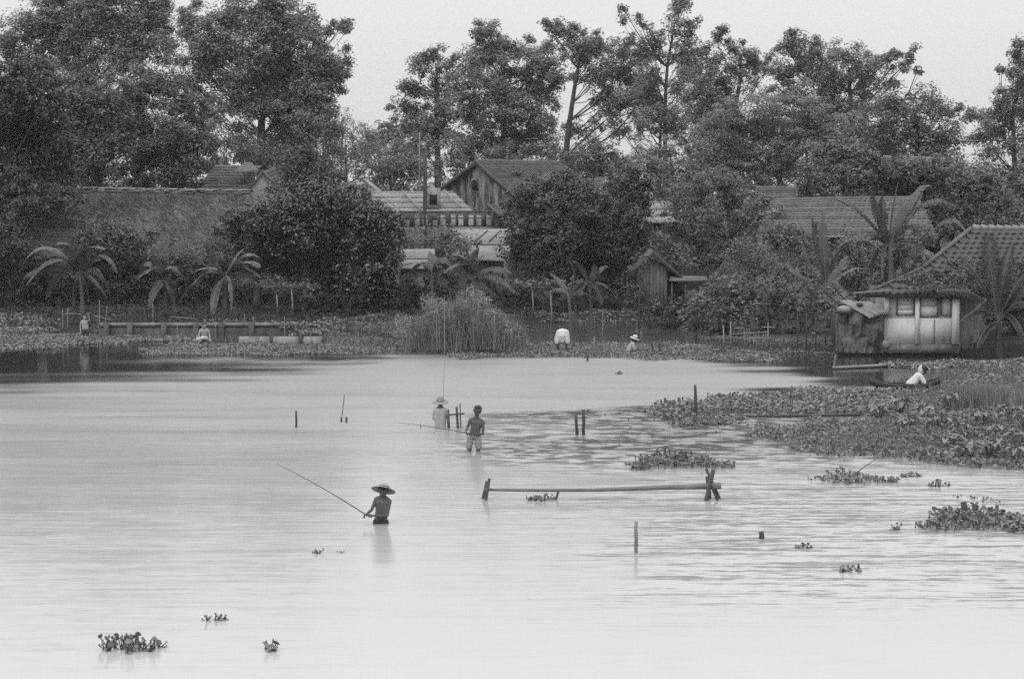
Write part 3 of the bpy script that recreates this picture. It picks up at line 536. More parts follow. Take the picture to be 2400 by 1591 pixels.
banana('banana plant with pale leaves fanned to the right beside the pergola', 92, (528, 652), [(500, 605, 486, 572), (548, 610, 572, 582), (572, 612, 614, 610), (576, 626, 606, 628), (568, 640, 612, 650), (560, 668, 585, 735, 0.2, 1), (480, 660, 414, 718), (508, 690, 500, 735, 0.2), (495, 640, 450, 640)], 520)
banana('banana plant left of the reed clump top', 97, (1012, 655), [(1000, 622, 958, 642), (1035, 612, 1064, 640), (985, 652, 962, 685), (1018, 615, 1006, 590), (1040, 640, 1062, 665), (985, 630, 935, 625)], 1010)
banana('banana plant with long arching leaves behind the reed clump', 96, (1108, 655), [(1082, 615, 1060, 597), (1130, 615, 1190, 602), (1150, 640, 1200, 640), (1085, 630, 1040, 640), (1110, 605, 1122, 580), (1160, 662, 1212, 690), (1150, 672, 1180, 708)], 1110)
banana('low banana plant leaning left over the inlet', 94, (1333, 696), [(1310, 684, 1284, 688), (1345, 650, 1335, 612), (1350, 700, 1368, 732), (1318, 665, 1290, 640), (1360, 690, 1385, 700), (1325, 715, 1310, 735)], 1336, width=.24)
banana('low banana plant drooping right over the inlet', 94.6, (1382, 668), [(1360, 635, 1340, 613), (1405, 640, 1424, 624), (1400, 685, 1410, 714), (1420, 680, 1446, 712), (1395, 650, 1392, 618), (1360, 665, 1330, 668)], 1384, width=.24)
banana('tall banana clump with upright broad leaves behind the house corner', 93, (2085, 580), [(2092, 500, 2106, 425, 0.22), (2062, 520, 2042, 448, 0.3), (2070, 510, 2070, 455, 0.3), (2130, 510, 2162, 452, 0.32), (2115, 500, 2135, 470, 0.32), (2165, 500, 2242, 488, 0.26), (2010, 490, 1945, 462, 0.26), (2130, 540, 2165, 560, 0.3), (2110, 610, 2118, 660, 0.2, 1), (2045, 560, 2015, 560, 0.28), (2055, 600, 2040, 660, 0.2, 1), (2150, 470, 2185, 455, 0.28)], 2088, sr=0.16)
banana('banana plant with two spear-like upright leaves left of the house', 89, (1936, 675), [(1915, 590, 1903, 508, 0.2), (1930, 585, 1928, 498, 0.2), (1990, 582, 2078, 600, 0.26), (1900, 625, 1880, 570, 0.22), (1868, 640, 1846, 612, 0.2), (1985, 650, 2018, 628, 0.22), (1960, 640, 1985, 600, 0.2), (1900, 665, 1868, 690, 0.2)], 1940)
banana('banana plant half hidden behind the upper tiled roof', 90, (2280, 590), [(2240, 530, 2188, 540, 0.28), (2300, 540, 2340, 560, 0.25), (2260, 560, 2215, 590, 0.25)], 2280)

def frond(pts, ln, n=44):
    pts = np.asarray(pts); mb = MB(); k = len(pts)
    ts = np.linspace(0.14, 0.99, n)
    P = np.array([[np.interp(t, np.linspace(0, 1, k), pts[:, c]) for c in range(3)] for t in ts]); T = nrm(np.gradient(P, axis=0)); S = nrm(np.cross(T, [0, 0, 1.0]) + 1e-6)
    for i in range(n):
        for s in (-1, 1):
            L = ln * math.sin(math.pi * (0.12 + 0.8 * ts[i])) * R.uniform(0.85, 1.1)
            d = nrm(s * S[i] * 0.8 + T[i] * 0.75 - np.array([0, 0, 0.35])); q = P[i] + d * L * 0.55; e = P[i] + d * L - np.array([0, 0, 0.22 * L]); wv = T[i] * 0.019
            mb.add([P[i] - wv, P[i] + wv, q + wv * 1.1, e, q - wv * 1.1], [[0, 1, 2, 4]]); mb.f.append(np.array([[mb.n - 1, mb.n - 2, mb.n - 3]]))
    return mb
def palm(label, Y, crown, fr, basepx, basepy):
    base = G(basepx, basepy, 0.3); base[2] = hz1(base) - 0.02; Y = base[1]; c = D(crown[0], crown[1], Y)
    t = thing('young_palm', label, 'palm tree', base)
    MB().tube(bez(base, 0.5 * (base + c), c, 8), np.linspace(0.16, 0.09, 8), 9).build('trunk', M['bark'], t, smooth=True)
    for mx, my, tx, ty, ln, dy in fr:
        pts = bez(c, D(mx, my, Y + dy * 0.5), D(tx, ty, Y + dy), 14); o = frond(pts, ln).build('frond', M['banana'], t)
        MB().tube(pts, np.linspace(0.032, 0.006, 14), 5, cap=False).build('midrib', M['midrib'], o)
palm('young coconut palm with upright fronds at the right end of the house', 82, (2340, 755),
     [(2325, 650, 2318, 548, 0.75, -0.6), (2352, 650, 2372, 570, 0.7, 0.3), (2375, 680, 2420, 620, 0.7, -0.5), (2385, 710, 2430, 720, 0.65, -0.8), (2372, 740, 2405, 800, 0.55, -0.8), (2285, 690, 2195, 682, 0.55, -1.2), (2297, 726, 2252, 752, 0.45, -1.0), (2300, 660, 2262, 610, 0.6, 0.3), (2310, 770, 2290, 815, 0.35, -0.7), (2360, 700, 2400, 655, 0.6, 0.6)], 2345, 818)

# ------------------------------------------------------------------ houses
def tile_rows(q, rows, amp=0.04, pitch=0.26, lift=0.05):
    """tiled slope over quad q = [top-left, top-right, bottom-right, bottom-left]: stepped rows with a wavy lower edge"""
    tl, tr_, br, bl = map(np.asarray, q); nn = nrm(np.cross(tr_ - tl, bl - tl)); nn = nn if nn[2] > 0 else -nn; mb = MB()
    for i in range(rows):
        a, b = i / rows, (i + 1.12) / rows
        A0, A1 = tl + (bl - tl) * a, tr_ + (br - tr_) * a; B0, B1 = tl + (bl - tl) * b, tr_ + (br - tr_) * b
        n = max(6, int(np.linalg.norm(B1 - B0) / pitch * 4)); t = np.linspace(0, 1, n + 1)[:, None]
        wv = (np.sin(np.arange(n + 1) * math.pi / 2) * 0.5 + 0.5)[:, None] * amp * nn
        jit = R.normal(size=(n + 1, 1)) * 0.008 * nn
        top = A0 + (A1 - A0) * t + wv * 0.6; bot = B0 + (B1 - B0) * t + wv + nn * lift + jit; low = bot - nn * (lift * 0.9)
        v = np.vstack([top, bot, low]); m = n + 1; j = np.arange(n)
        mb.add(v, np.vstack([np.stack([j, j + 1, m + j + 1, m + j], 1), np.stack([m + j, m + j + 1, 2 * m + j + 1, 2 * m + j], 1)]))
    return mb
def ridge(a, b, r=0.11): return MB().tube([np.asarray(a) + (np.asarray(b) - a) * t + np.array([0, 0, R.uniform(-.015, .015)]) for t in np.linspace(0, 1, 14)], r, 7)
def sheets(root, q, rows, cols, m, th=0.02, over=0.06, nm='roof_sheet', wav=True):
    tl, tr_, br, bl = map(np.asarray, q); nn = nrm(np.cross(tr_ - tl, bl - tl)); nn = nn if nn[2] > 0 else -nn
    P = lambda u, v: (tl + (tr_ - tl) * u) * (1 - v) + (bl + (br - bl) * u) * v
    for i in range(rows):
        for j in range(cols):
            u0, u1, v0, v1 = j / cols - 0.003, (j + 1) / cols + 0.01, i / rows, (i + 1) / rows + over / rows
            up0 = nn * (0.012 * (j % 2)); up1 = nn * (0.055 + 0.012 * (j % 2) + R.uniform(0, 0.02)); n = 24; t = np.linspace(0, 1, n + 1)[:, None]
            w = (np.sin(np.arange(n + 1) * math.pi / 2))[:, None] * 0.016 * nn if wav else 0 * t * nn
            top = P(u0, v0) + (P(u1, v0) - P(u0, v0)) * t + w + up0; bot = P(u0, v1) + (P(u1, v1) - P(u0, v1)) * t + w + up1; low = bot - nn * 0.03
            mb = MB(); k = np.arange(n); mm = n + 1
            mb.add(np.vstack([top, bot, low]), np.vstack([np.stack([k, k + 1, mm + k + 1, mm + k], 1), np.stack([mm + k, mm + k + 1, 2 * mm + k + 1, 2 * mm + k], 1)])).build(nm, m, root)
def wallbox(root, pts, ztop, m, nm='wall'):     # walls round a footprint (list of xy), from the ground up
    mb = MB(); n = len(pts); zt = ztop if hasattr(ztop, '__len__') else [ztop] * n
    v = [[p[0], p[1], 0.1] for p in pts] + [[p[0], p[1], z] for p, z in zip(pts, zt)]
    for i in range(n): mb.f.append(np.array([[i, (i + 1) % n, n + (i + 1) % n, n + i]]))
    mb.v.append(np.array(v, float)); mb.n = 2 * n; return mb.build(nm, m, root)

# thatched longhouse at left
TL, TR, BR, BL = D(150, 449, 114), D(585, 455, 114), D(620, 610, 108), D(110, 600, 108)
th = thing('thatched_house', 'long house with worn thatched roof at left', 'house', [TL[0] + 4, 111, 0.5])
mb = MB(); mb.slab([TL, TR, BR, BL], 0.12); back = np.array([0, 5.5, -2.6]); mb.slab([TR, TL, TL + back, TR + back], 0.12); mb.build('roof', M['thatch'], th)
n = 42000; u, v = R.uniform(0, 1, (n, 1)), R.uniform(0, 1, (n, 1)); P = (TL + (TR - TL) * u) * (1 - v) + (BL + (BR - BL) * u) * v
dn = nrm(BL - TL); nn = nrm(np.cross(BL - TL, TR - TL)); nn = nn if nn[2] > 0 else -nn
dd = nrm(dn + np.array([0.55, 0, 0]) + 0.22 * R.normal(size=(n, 3)) * [1, 1, 0.4]); sd = nrm(np.cross(dd, nn)); L = R.uniform(0.35, 1.0, (n, 1)); W = R.uniform(0.015, 0.04, (n, 1))
P0 = P + nn * R.uniform(0.0, 0.05, (n, 1)); P1_ = P0 + dd * L + nn * R.uniform(-0.03, 0.2, (n, 1))
mb = MB(); mb.add(np.stack([P0 - sd * W, P0 + sd * W, P1_], 1).reshape(-1, 3), np.arange(n * 3).reshape(n, 3)); o = mb.build('thatch', M['thatch'], th); o['kind'] = 'stuff'
mb = MB()
for i in range(700):
    x = R.uniform(0, 0.98); p = TL + (TR - TL) * x + [0, R.uniform(-.35, .1), R.uniform(-.05, .22)]; l = R.uniform(0.2, 0.6)
    mb.tube([p, p + [l, R.uniform(-.05, .05), R.uniform(-.05, .06)]], 0.03, 3)
mb.build('ridge_cap', M['straw_dark'], th)
wallbox(th, [(BL[0] + 0.6, 109.2), (BR[0] - 0.6, 109.2), (BR[0] - .6, 118), (BL[0] + .6, 118)], 3.1, M['board'])
# lean-to of sheets left of it
h = thing('lean_to', 'low lean-to of pale overlapping roof sheets at the left end of the thatched house', 'shed', [D(120, 600, 105)[0], 105, 0.5])
q = [D(85, 508, 107.5), D(225, 512, 107.5), D(200, 605, 104.5), D(35, 598, 104.5)]; sheets(h, q, 4, 3, M['sheet_dull'])
MB().tube([D(60, 505, 107), D(205, 520, 106.5)], 0.05, 6).build('pole', M['wood_dark'], h)
MB().tube([D(70, 555, 106), D(115, 588, 104.6)], 0.045, 6).build('batten', M['wood'], h)
wallbox(h, [(q[3][0] + .3, 104.8), (q[2][0] - .3, 104.8), (q[2][0] - .3, 107), (q[3][0] + .3, 107)], 2.6, M['board'])
# tiled gable house
h = thing('tiled_house', 'small tiled house with pale gable end behind the thatched roof', 'house', [D(560, 480, 128)[0], 128, 0.7])
q = [D(505, 387, 131), D(640, 389, 131), D(578, 458, 125.5), D(450, 458, 125.5)]
q2 = [D(505, 387, 131), D(612, 389, 131), D(578, 458, 125.5), D(450, 458, 125.5)]
o = tile_rows(q2, 11).build('roof', M['tile'], h); o['kind'] = 'stuff'
pk, le, re = D(617, 403, 125.4), D(576, 456, 125.4), D(660, 450, 125.4)
mb = MB(); lb, rb = le.copy(), re.copy(); lb[2] = rb[2] = 0.6; mb.add([pk, le, lb, rb, re], [[0, 1, 2, 3, 4]]); mb.build('gable_wall', M['plaster_grey'], h)
mb = MB(); mb.tube([le + [-.15, -.1, -.1], pk + [0, -.1, 0.05]], 0.07, 6); mb.tube([pk + [0, -.1, .05], re + [.15, -.1, -.1]], 0.07, 6); mb.build('verge', M['tile'], h)
pk2 = pk + [0, 5.5, 0.35]; o = tile_rows([pk2, pk, re + [.15, 0, -.05], re + [.15, 5.5, 0]], 8).build('roof', M['tile'], h); o['kind'] = 'stuff'
mb = MB(); a, b, c_ = D(545, 402, 126.5), D(575, 380, 127.5), D(605, 400, 126.5); mb.add([a, b, c_, b + [0, 3, 0]], [[0, 1, 2], [0, 3, 1], [1, 3, 2]]); mb.build('dormer_gable', M['tile'], h)
wallbox(h, [(q[3][0] + .3, 126), (le[0], 126), (le[0], 131), (q[3][0] + .3, 131)], D(500, 456, 126)[2] - .1, M['plaster_grey'])
# big gabled house
h = thing('gabled_house', 'large old house with stained gable wall and long tiled roof in the centre', 'house', [D(1180, 450, 124)[0], 124, 0.8])
A, B, Cc, Dd, E = D(1117, 378, 123), D(1312, 381, 131), D(1405, 447, 127), D(1197, 449, 119), D(1036, 440, 128)
o = tile_rows([A, B, Cc, Dd], 26, amp=0.05).build('roof', M['tile'], h); o['kind'] = 'stuff'
o = tile_rows([B, A, E, E + (B - A)], 14).build('roof', M['tile'], h); o['kind'] = 'stuff'
ridge(A, B, 0.12).build('ridge_cap', M['tile'], h)
mb = MB(); Db, Eb = Dd.copy(), E.copy(); gm = np.array([-0.02, 0.15, 0]); Db[2] = Eb[2] = 0.5
mb.add([A + gm - [0, 0, .1], E + gm + [.2, 0, 0], Eb + gm + [.2, 0, 0], Db + gm - [.2, 0, 0], Dd + gm - [.2, 0, 0]], [[0, 1, 2, 3, 4]]); mb.build('gable_wall', M['gable'], h)
for p, q_ in ((E, A), (A, Dd)):
    MB().slab([p + [0, -.12, .05], q_ + [0, -.12, .05], q_ + [0, -.12, -.22], p + [0, -.12, -.22]], 0.08).build('barge_board', M['wood_dark'], h)
c0 = A * 0.45 + Dd * 0.28 + E * 0.27; c0 = c0 + np.array([0, -0.05, -0.5])
mb = MB(); mb.tube([c0 + [0.33 * math.cos(a), 0, 0.42 * math.sin(a)] for a in np.linspace(0, 2 * math.pi, 13)], 0.05, 5, cap=False); vent = mb.build('vent', M['plaster_grey'], h)
MB().box(c0 + [0, .06, 0], (0.45, 0.05, 0.6)).build('pane', M['interior_shade'], vent)
wallbox(h, [(Dd[0] + .3, Dd[1] + .5), (Cc[0] - .3, Cc[1] + .3), (Cc[0] - 1, 134), (E[0] + .4, E[1] + .5)], D(1300, 450, 122)[2] - .1, M['gable'])
o = tile_rows([D(1362, 417, 131), D(1412, 415, 131), D(1428, 442, 128.5), D(1380, 442, 128.5)], 8).build('rear_roof', M['tile'], h); o['kind'] = 'stuff'
# small tiled porch roof in front
h = thing('porch_roof', 'small tiled porch roof below the stained gable wall', 'roof', [D(1190, 500, 116)[0], 116, 0.6])
q = [D(1142, 480, 117.5), D(1255, 478, 117.5), D(1265, 505, 115), D(1172, 507, 115)]; o = tile_rows(q, 7).build('roof', M['tile'], h); o['kind'] = 'stuff'
MB().slab([q[0] + [-.05, -.05, .05], q[3] + [-.05, -.05, .05], q[3] + [.12, -.1, .05], q[0] + [.12, -.1, .05]], 0.1).build('barge_board', M['wood_dark'], h)
wallbox(h, [(q[3][0] + .2, 115.4), (q[2][0], 115.4), (q[2][0], 117), (q[3][0] + .2, 117)], q[3][2] - .05, M['gable'])
# pale sheet-roofed house with terrace
h = thing('sheet_roof_house', 'house with pale sheet roof and square white roof turret left of the gabled house', 'house', [D(980, 500, 119)[0], 119, 0.6])
q = [D(828, 452, 122), D(1062, 452, 122), D(1110, 500, 117.5), D(890, 500, 117.5)]; sheets(h, q, 4, 4, M['sheet'])
ridge(q[0], q[1], 0.1).build('ridge_cap', M['sheet'], h)
q3 = [D(755, 430, 126), D(852, 427, 126), D(888, 455, 122.5), D(790, 457, 122.5)]; sheets(h, q3, 4, 2, M['sheet'])
MB().slab([D(851, 424, 126), D(858, 424, 126), D(895, 453, 122.4), D(885, 455, 122.4)], 0.15).build('verge', M['sheet_pale'], h)
for x0, y0, x1, y1 in ((943, 447, 986, 492), (1040, 446, 1080, 485)):
    MB().tube([D(x0, y0, 121.3), D(x1, y1, 117.4)], 0.05, 6).build('batten', M['sheet_pale'], h)
tb = D(1013, 470, 118.6)
tur = MB(); tur.box(tb, (0.9, 0.8, 1.4)); tur = tur.build('turret', M['plaster_grey'], h)
MB().box(tb + [0.08, -0.42, 0.05], (0.42, 0.05, 0.55)).build('opening', M['interior_shade'], tur)  # dark panel stands in for the shaded hole
wallbox(h, [(q[3][0] + .2, 118), (q[2][0] - .2, 118), (q[2][0] - .4, 124), (q3[3][0] + .5, 124)], q[3][2] - .1, M['plaster_grey'])
h2 = thing('terrace_railing', 'dark terrace railing with many posts before the pale sheet roof', 'railing', [D(1060, 520, 116)[0], 116, 0.6])
for y, r in ((497, .06), (512, .035), (530, .05)):
    MB().tube([D(935, y, 116), D(1250, y - 1, 116)], r, 6).build('rail', M['wood_dark'], h2)
for x in np.arange(945, 1250, 21):
    MB().box(D(x, 513, 116), (0.16 if int(x) % 2 else 0.28, 0.1, 0.85)).build('post', M['wood_dark'], h2)
MB().box(D(1090, 560, 117), (7.6, 0.15, 2.6)).build('terrace_wall', M['plaster_grey'], h2)
for x, w in ((960, .5), (1015, .45), (1050, .3)):
    MB().box(D(x, 508, 116.6), (w, 0.06, 0.35)).build('panel', M['sheet_dull'], h2)
h = thing('small_shed', 'shed with a pale sloping sheet roof below the terrace railing', 'shed', [D(1140, 580, 109)[0], 109, 0.6])
q = [D(1060, 537, 111.5), D(1215, 537, 111.5), D(1190, 612, 107.5), D(1040, 608, 107.5)]; sheets(h, q, 2, 5, M['sheet_pale'], wav=False)
for k in range(2): MB().tube([D(1143 + 30 * k, 540, 111.2), D(1112 + 34 * k, 566, 109.5)], 0.03, 5).build('batten', M['wood_dark'], h)
wallbox(h, [(q[3][0] + .3, 108), (q[2][0] - .3, 108), (q[2][0] - .3, 111), (q[3][0] + .3, 111)], q[3][2], M['board'])
h = thing('small_shed', 'little shed with pale flat roof right of the dome tree', 'shed', [D(975, 620, 103)[0], 103, 0.6])
q = [D(925, 584, 104.8), D(1018, 584, 104.8), D(1018, 632, 102.3), D(925, 630, 102.3)]; sheets(h, q, 2, 2, M['sheet_pale'], wav=False)
wallbox(h, [(q[3][0] + .2, 102.6), (q[2][0] - .2, 102.6), (q[2][0] - .2, 104.5), (q[3][0] + .2, 104.5)], q[3][2], M['board'])
h = thing('small_shed', 'pale sheet roof peeping out left of the feathery tree', 'shed', [D(1545, 500, 113)[0], 113, 0.6])
q = [D(1515, 476, 114.5), D(1600, 474, 114.5), D(1600, 522, 112), D(1505, 524, 112)]; sheets(h, q, 3, 2, M['sheet_pale']); ridge(q[0], q[1], .08).build('ridge_cap', M['sheet_pale'], h)
wallbox(h, [(q[3][0] + .2, 112.3), (q[2][0] - .2, 112.3), (q[2][0] - .2, 114.5), (q[3][0] + .2, 114.5)], q[3][2], M['wood_dark'])
# long tiled house behind bananas
h = thing('long_tiled_house', 'long low house with worn tiled roof behind the upright bananas', 'house', [D(1980, 540, 105)[0], 105, 0.6])
q = [D(1808, 470, 108.5), D(2152, 464, 108.5), D(2200, 560, 102.5), D(1770, 556, 102.5)]; o = tile_rows(q, 15).build('roof', M['tile'], h); o['kind'] = 'stuff'
ridge(q[0], q[1], .12).build('ridge_cap', M['tile'], h)
wallbox(h, [(q[3][0] + .5, 103.3), (q[2][0] - .5, 103.3), (q[2][0] - .5, 109), (q[3][0] + .5, 109)], q[3][2] + .05, M['plaster_grey'])
h = thing('tiled_roof_house', 'tiled roof glimpsed above the left end of the long tiled house', 'house', [D(1830, 450, 118)[0], 118, 0.6])
q = [D(1770, 437, 119.5), D(1880, 437, 119.5), D(1890, 470, 116.5), D(1770, 470, 116.5)]; o = tile_rows(q, 8).build('roof', M['tile'], h); o['kind'] = 'stuff'
wallbox(h, [(q[3][0] + .3, 117), (q[2][0] - .3, 117), (q[2][0] - .3, 119.5), (q[3][0] + .3, 119.5)], q[3][2], M['plaster_grey'])
h = thing('tiled_roof_house', 'far pale roof ridge above the rounded pale clumps at right', 'house', [D(2170, 390, 137)[0], 137, 0.6])
q = [D(2070, 368, 139), D(2225, 373, 139), D(2245, 405, 136), D(2060, 402, 136)]; o = tile_rows(q, 8).build('roof', M['tile'], h); o['kind'] = 'stuff'; ridge(q[0], q[1], .1).build('ridge_cap', M['sheet'], h)
wallbox(h, [(q[3][0] + .3, 136.4), (q[2][0] - .3, 136.4), (q[2][0] - .3, 139), (q[3][0] + .3, 139)], q[3][2], M['plaster_grey'])
# plank hut
h = thing('plank_hut', 'plank-walled hut with dark gable roof in the trees right of centre', 'hut', [D(1560, 700, 97)[0], 97, 0.5])
for i in range(7):
    a = D(1506 + i * 8.4, 622 - (5 - abs(i - 3)) * 2, 96); b = D(1506 + i * 8.4, 708, 96); b[2] = min(b[2], 0.5)
    MB().box([(a[0] + 0.08), 96 + 0.012 * (i % 2), 0.5 * (a[2] + b[2])], (0.155, 0.03, a[2] - b[2])).build('plank', M['plank'], h)
ap = D(1532, 588, 95.6); le = D(1480, 640, 95.6); re = D(1602, 652, 95.6); dp = np.array([0, 3.0, 0.05])
MB().slab([le, ap, ap + dp, le + dp], 0.12).build('roof', M['wood_dark'], h); MB().slab([ap + [.01, 0, 0], re, re + dp, ap + dp + [.01, 0, 0]], 0.12).build('roof', M['wood_dark'], h)
MB().slab([ap + [0, -.04, .02], re + [0, -.04, .02], re + [0, -.04, -.2], ap + [0, -.04, -.2]], .05).build('barge_board', M['wood_dark'], h)
MB().slab([D(1572, 648, 96), D(1655, 650, 96), D(1660, 660, 95), D(1568, 660, 95)], 0.06).build('lean_to_roof', M['tile'], h)
for x in (1575, 1607, 1640): 
    a, b = D(x, 658, 95.2), D(x, 712, 95.2); b[2] = min(b[2], .5); MB().tube([a, b], .06, 6).build('post', M['wood_dark'], h)
MB().box(D(1605, 690, 98.5), (2.2, .1, 2.2)).build('rear_wall', M['interior_shade'], h); MB().box(D(1620, 694, 96.4), (.5, .25, .5)).build('crate', M['board'], h)  # near-black sheet paints the shade inside the lean-to

# right house on the shore
HY = G(2160, 827, 0.12)[1] + 0.35
h = thing('shore_house', 'pale plastered house with mossy tiled roof on the right shore', 'house', [D(2160, 800, HY)[0], HY, 0.2])
xl, xr = D(2072, 750, HY)[0], D(2246, 750, HY)[0]; zt = D(2160, 682, HY)[2]; zb = 0.1
pxx = lambda p: D(p, 750, HY)[0]; pz = lambda p: D(2160, p, HY)[2]
MB().box([(xl + xr) / 2, HY + 0.08, (pz(806) + pz(746)) / 2], (xr - xl, 0.14, pz(746) - pz(806))).build('wall', M['plaster'], h)
MB().box([(xl + xr) / 2, HY + 0.05, (pz(806) + zb) / 2 - .01], (xr - xl + .06, 0.2, pz(806) - zb)).build('plinth', M['plaster_base'], h)
MB().box([(xl + xr) / 2, HY + 0.12, (zt + pz(746)) / 2], (xr - xl - .02, 0.06, zt - pz(746))).build('wall', M['board_grey'], h)
for p, w in ((2077, .17), (2149, .15), (2239, .26)):
    a = pz(806) + 0.005
    if p == 2077: a = pz(735)
    MB().box([pxx(p), HY + 0.0, (a + zt) / 2], (w, 0.24, zt - a)).build('column', M['plaster_trim'], h)
def win(x0, x1, y0, y1, boards, mm):
    cx, cz = (pxx(x0) + pxx(x1)) / 2, (pz(y0) + pz(y1)) / 2; w, hh = pxx(x1) - pxx(x0), pz(y0) - pz(y1)
    f = MB()
    for s in (-1, 1): f.box([cx + s * w / 2, HY + .06, cz], (.05, .08, hh + .05)); f.box([cx, HY + .065, cz + s * hh / 2], (w - .05, .07, .05))
    f = f.build('window', M['frame'], h)
    for i in range(boards):
        MB().box([cx, HY + .08 + .01 * (i % 2), cz - hh / 2 + hh * (i + .5) / boards], (w - .06, .03, hh / boards - .02)).build('shutter_board', mm, f)
win(2102, 2143, 692, 738, 4, M['board_grey']); win(2156, 2199, 696, 742, 2, M['board_grey']); win(2206, 2231, 692, 738, 1, M['board_grey'])
MB().box([pxx(2190), HY - .015, (pz(748) + pz(806)) / 2], (.02, .05, pz(748) - pz(806))).build('crack_strip', M['plaster_base'], h)
MB().box([pxx(2268), HY + .7, 0.5 * (pz(752) + .1)], (pxx(2292) - pxx(2246), .15, pz(752) - .1)).build('side_wall', M['plaster_grey'], h)
wallbox(h, [(xl + .05, HY + .2), (xr - .05, HY + .2), (pxx(2330), HY + 2.5), (pxx(2330), HY + 6), (xl + .4, HY + 6)], zt - .05, M['plaster_grey'], 'rear_wall')
e0, e1 = D(2028, 690, HY - .4), D(2350, 696, HY - .4); b0, b1 = D(2168, 628, HY + 1.5), D(2470, 632, HY + 1.5); r0, r1 = D(2280, 538, HY + 4.2), D(2520, 542, HY + 4.2)
lo_ = [b0, b1, D(2440, 696, HY - .4), e0]; upq = [r0, r1, b1, b0]
MB().slab([b0 - [0, 0, .06], b1 - [0, 0, .06], lo_[2] - [0, 0, .06], e0 - [0, 0, .06]], .06).build('roof_deck', M['wood_dark'], h)
MB().slab([r0 - [0, 0, .06], r1 - [0, 0, .06], b1 - [0, 0, .05], b0 - [0, 0, .05]], .06).build('roof_deck', M['wood_dark'], h)
def tile_mesh():
    mb = MB(); n = 6; t = np.linspace(0, 1, n + 1); x = (t - .5) * 0.29; w = 0.024 * np.cos(t * 2 * math.pi)
    top = np.stack([x, 0 * x + .0, w], 1); bot = np.stack([x, 0 * x - 0.46, w + .075], 1); low = bot - [0, 0, .06]
    j = np.arange(n); m = n + 1
    mb.add(np.vstack([top, bot, low]), np.vstack([np.stack([j, m + j, m + j + 1, j + 1], 1), np.stack([m + j, 2 * m + j, 2 * m + j + 1, m + j + 1], 1)]))
    me = mb.mesh('roof_tile', smooth=True); me.materials.append(M['tile_near']); return me
TM = tile_mesh()
def lay_tiles(q, step, xmax_px, skip=None):
    tl, tr_, br, bl = map(np.asarray, q); dn = nrm(0.5 * (bl + br) - 0.5 * (tl + tr_)); ex = np.array([1.0, 0, 0]); ey = -dn; ez = nrm(np.cross(ex, ey)); ey = np.cross(ez, ex)
    H = np.linalg.norm((bl - tl) - ex * np.dot(bl - tl, ex)); rows = int(round(H / step))
    for i in range(rows):
        a = (i + 0.0) / rows; p0 = tl + (bl - tl) * a; x = p0[0] + (0.12 if i % 2 else 0)
        pe = tr_ + (br - tr_) * a
        while x < pe[0]:
            pt = np.array([x, p0[1], p0[2]]) + ez * 0.02
            if x / pt[1] * F + CX < xmax_px:
                inst('tile', TM, h, pt + [R.normal() * .006, 0, R.normal() * .006], np.stack([ex, ey, ez], 1) @ np.array(Euler((R.normal() * .02, R.normal() * .02, R.normal() * .025)).to_matrix()))
            x += 0.275
lay_tiles(upq, 0.40, 2425); lay_tiles(lo_, 0.40, 2380)
MB().tube([r0 + [-.05, 0, .05], 0.5 * (r0 + b0) + [-.02, 0, .06], b0 + [-.05, -.05, .05]], .09, 7).build('hip_cap', M['tile'], h)
MB().tube([b0 + [0, 0, .05], e0 + [0.02, 0, .06]], .05, 7).build('hip_cap', M['tile'], h)
for i in range(13):
    p = r0 + (r1 - r0) * i / 13; MB().tube([p + [0, 0, .09], p + [.36, 0, .03]], [.13, .10], 8).build('ridge_tile', M['sheet_pale'], h)
MB().tube([D(2000, 687, HY - .6), D(2090, 681, HY - .5)], .035, 6).build('eave_pole', M['wood_pale'], h)
MB().tube([e0 + [0, .05, -.08], D(2250, 692, HY - .4) + [0, .05, -.08]], .04, 6).build('eave_pole', M['wood_dark'], h)
for x in (2310, 2326): MB().slab([D(x, 700 + (x - 2310), HY - .7), D(x + 8, 705 + (x - 2310), HY - .7), D(x - 22, 732 + x - 2310, HY - .65), D(x - 29, 727 + x - 2310, HY - .65)], .03).build('loose_board', M['wood'], h)
# creeper over the lower roof
cr = MB(); t = thing('roof_creeper', 'leafy creeper spreading over the lower roof of the shore house', 'creeper', D(2240, 660, HY))
n = 12000; u = R.uniform(0, 1, n); v = R.uniform(-.12, 1.02, n); keep = (u > 0.12 + .22 * np.abs(v - .55) * R.uniform(0.2, 1.6, n) + .1 * np.sin(v * 9)) & (u < .8)
u, v = u[keep][:, None], v[keep][:, None]; P = (lo_[0] + (lo_[1] - lo_[0]) * u) * (1 - v) + (lo_[3] + (lo_[2] - lo_[3]) * u) * v
cl = 0.5 + 0.5 * np.sin(P[:, 0] * 7) * np.cos(P[:, 1] * 6 + P[:, 0] * 3); P[:, 2] += 0.10 + 0.26 * cl * R.uniform(0, 1, len(P)); P[:, 1] -= 0.12 * (v[:, 0] > .9)
leaf_cloud(cr, P, rdirs(len(P)), 0.13, 0.075, up=0.9, tri=False); cr.build('leaves', M['leaf_pale'], t)
st = MB()
for i in range(14):
    a = P[R.randint(len(P))]; b = a + [R.uniform(-.5, .5), -.25, -.12]; st.tube([a - [0, 0, .1], b], .012, 4)
st.build('vine_stem', M['stem'], t)
